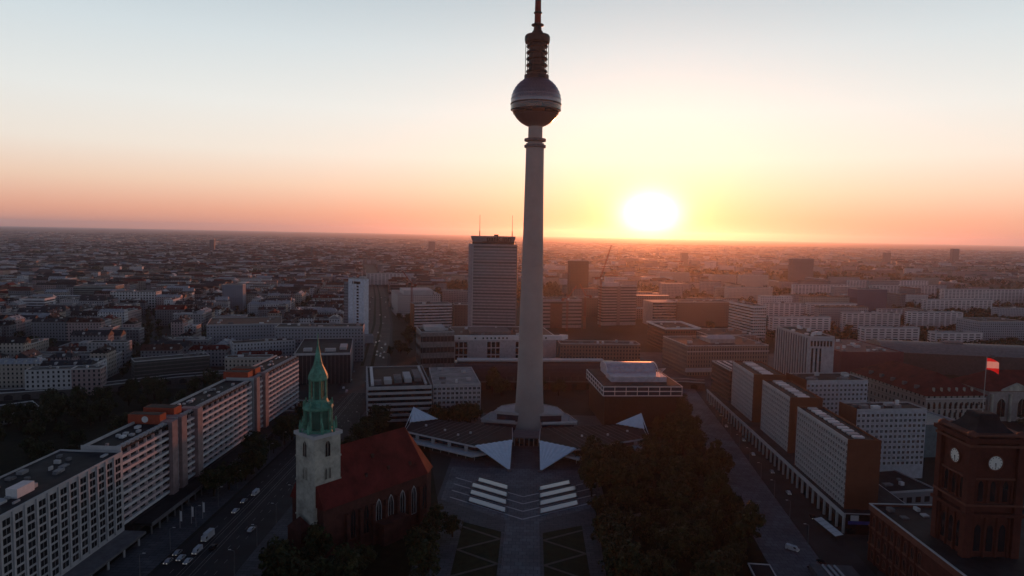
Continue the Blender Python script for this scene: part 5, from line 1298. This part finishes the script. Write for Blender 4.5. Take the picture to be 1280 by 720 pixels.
for kind, ci, x, y, rz, lab in (
    ('van', 0, -132.5, -123.3, N0, 'white van driving on the avenue level with the church tower, farthest of the near traffic'),
    ('car', 1, -134, -133, N0, 'silver car just behind the farthest white van on the avenue'),
    ('car', 0, -133, -144.5, N0, 'white car alone in the middle of the near avenue'),
    ('truck', 0, -132.5, -172, N0, 'white lorry at the head of the waiting traffic on the avenue'),
    ('van', 0, -131, -184, N0, 'white van behind the lorry in the waiting traffic'),
    ('car', 1, -138, -186, N0, 'silver car in the waiting group, left lane, in front'),
    ('car', 0, -134.5, -190, N0, 'white car in the waiting group, middle'),
    ('car', 0, -130.5, -192.5, N0, 'white car in the waiting group, right lane, behind the van'),
    ('car', 1, -137.9, -193, N0, 'silver car in the waiting group, left lane, at the back'),
    ('car', 2, -126.5, -180, N0+PI, 'black car driving towards the viewer on the avenue'),
    ('car', 0, -118, -163, N0+PI, 'white car parked at the church side of the avenue'),
    ('van', 0, 110.6, -164.9, R(140), 'white van crossing the pale promenade at the right'),
    ('car', 2, 118, -176, R(100), 'black car behind the white van on the promenade'),
    ('car', 2, 112, -182, R(100), 'black car next to the pale kiosk roof')):
    bpy.context.view_layer.update(); car(kind, ci, x, y, rz, lab)
bpy.context.view_layer.update()
for k in range(46):
    i = rnd.randrange(3, 7); f = rnd.random(); a = Vector(AVENUE[i]); c = Vector(AVENUE[i+1]); p = a.lerp(c, f); off = rnd.choice([-13, -9.5, 3.6, 7.4, 11.5, 15])
    ci = rnd.choice([0, 0, 1, 2]); lab = f'{PA[ci][0]} car in the distant avenue traffic'
    car('car', ci, p.x+off, p.y, math.atan2(c.y-a.y, c.x-a.x)+(0 if off > 0 else PI), lab, f'{PA[ci][0]} cars on the distant avenue')
bpy.context.view_layer.update()
for k in range(22):
    ci = rnd.choice([0, 1, 2]); x = 136+rnd.uniform(-2, 2)+k*.35; y = -130+k*10+rnd.uniform(-2, 2)
    if k % 3: continue
    car('car', ci, x-4.5, y, R(84), f'{PA[ci][0]} car parked in the shade before the arcade', f'{PA[ci][0]} cars before the arcade')
# kiosk with white roof rim and low glazed entrance at the promenade's near end
root = thing('kiosk', 'small kiosk with a white-rimmed flat roof at the near end of the grove', 'kiosk', (90, -190, 0), R(-4))
MB().box(-3.4, 3.4, -5, 5, 0, 2.7).build('wall', plain('kiosk wall', (.06, .06, .065), .4), root); MB().box(-3.9, 3.9, -5.5, 5.5, 2.7, 3.0).build('roof', ROOFD, root)
pp = MB()
for (a, b_, c, d) in ((-4.2, 4.2, -5.8, -5.4), (-4.2, 4.2, 5.4, 5.8), (-4.2, -3.8, -5.4, 5.4), (3.8, 4.2, -5.4, 5.4)): pp.box(a, b_, c, d, 2.7, 3.3)
pp.build('roof_rim', WHITE, root)
root = thing('site_cabin', 'grey site cabin with pale roof pipes at the bottom edge before the town hall', 'cabin', (118, -190, 0), R(-3))
MB().box(-8, 8, -7, 7, 0, 3.2).build('wall', plain('cabin wall', (.09, .10, .11), .6), root)
for k in range(3): MB().tube((-3+k*2.2, -6, 3.7), (-3.6+k*2.2, 5, 3.7), .5).build('pipe', CONCL, root)
# street lamps along avenue and promenade
def lamp_mesh():
    a = MB().tube((0, 0, 0), (0, 0, 9), .11, .07).tube((0, 0, 9), (1.5, 0, 9.5), .06, .05); b_ = MB().box(1.2, 2.2, -.15, .15, 9.42, 9.6)
    return a.mesh('pole', plain('lamp grey', (.2, .2, .2), .5)), b_.mesh('lamp_head', WHITE)
LPM, LHM = lamp_mesh()
def lamp(x, y, rz, lab, grp):
    r_ = thing('street_lamp', lab, 'street lamp', (x, y, 0), rz, grp); put('pole', LPM, r_); put('lamp_head', LHM, r_)
for k in range(12): lamp(-142-k*.5, -205+k*22, 0, 'tall grey street lamp on the left pavement of the avenue', 'street lamps left of the avenue')
for k in range(10): lamp(-109-k*.4, -200+k*22, PI, 'tall grey street lamp on the church side of the avenue', 'street lamps on the church side')
for k in range(9): lamp(119+k*2.0, -160+k*26, PI, 'tall grey street lamp between promenade and arcade street', 'street lamps of the promenade')
for k, (x, y) in enumerate(((-149, -163), (-146.5, -158), (-144, -153))):
    root = thing('banner_mast', ('nearest', 'middle', 'farthest')[k]+' of three white banner masts on the left pavement', 'mast', (x, y, 0), 0, 'white banner masts')
    MB().tube((0, 0, 0), (0, 0, 8), .12).build('pole', MWHITE, root); MB().box(.15, .95, -.03, .03, 3.2, 7.6).build('banner', WHITE, root)

# ---------------------------------------------------------------- haze
hz_ = MB().box(-33000, 33000, -2900, 43000, -1, 392)
m = bpy.data.materials.new('haze'); m.use_nodes = True; t = m.node_tree; t.nodes.clear()
pv = t.nodes.new('ShaderNodeVolumePrincipled'); om = t.nodes.new('ShaderNodeOutputMaterial'); t.links.new(pv.outputs[0], om.inputs['Volume'])
pv.inputs['Color'].default_value = (.72, .79, .96, 1); pv.inputs['Density'].default_value = HAZE_DENSITY; pv.inputs['Anisotropy'].default_value = HAZE_G
h_ = hz_.build('haze', m); tag(h_, kind='stuff')
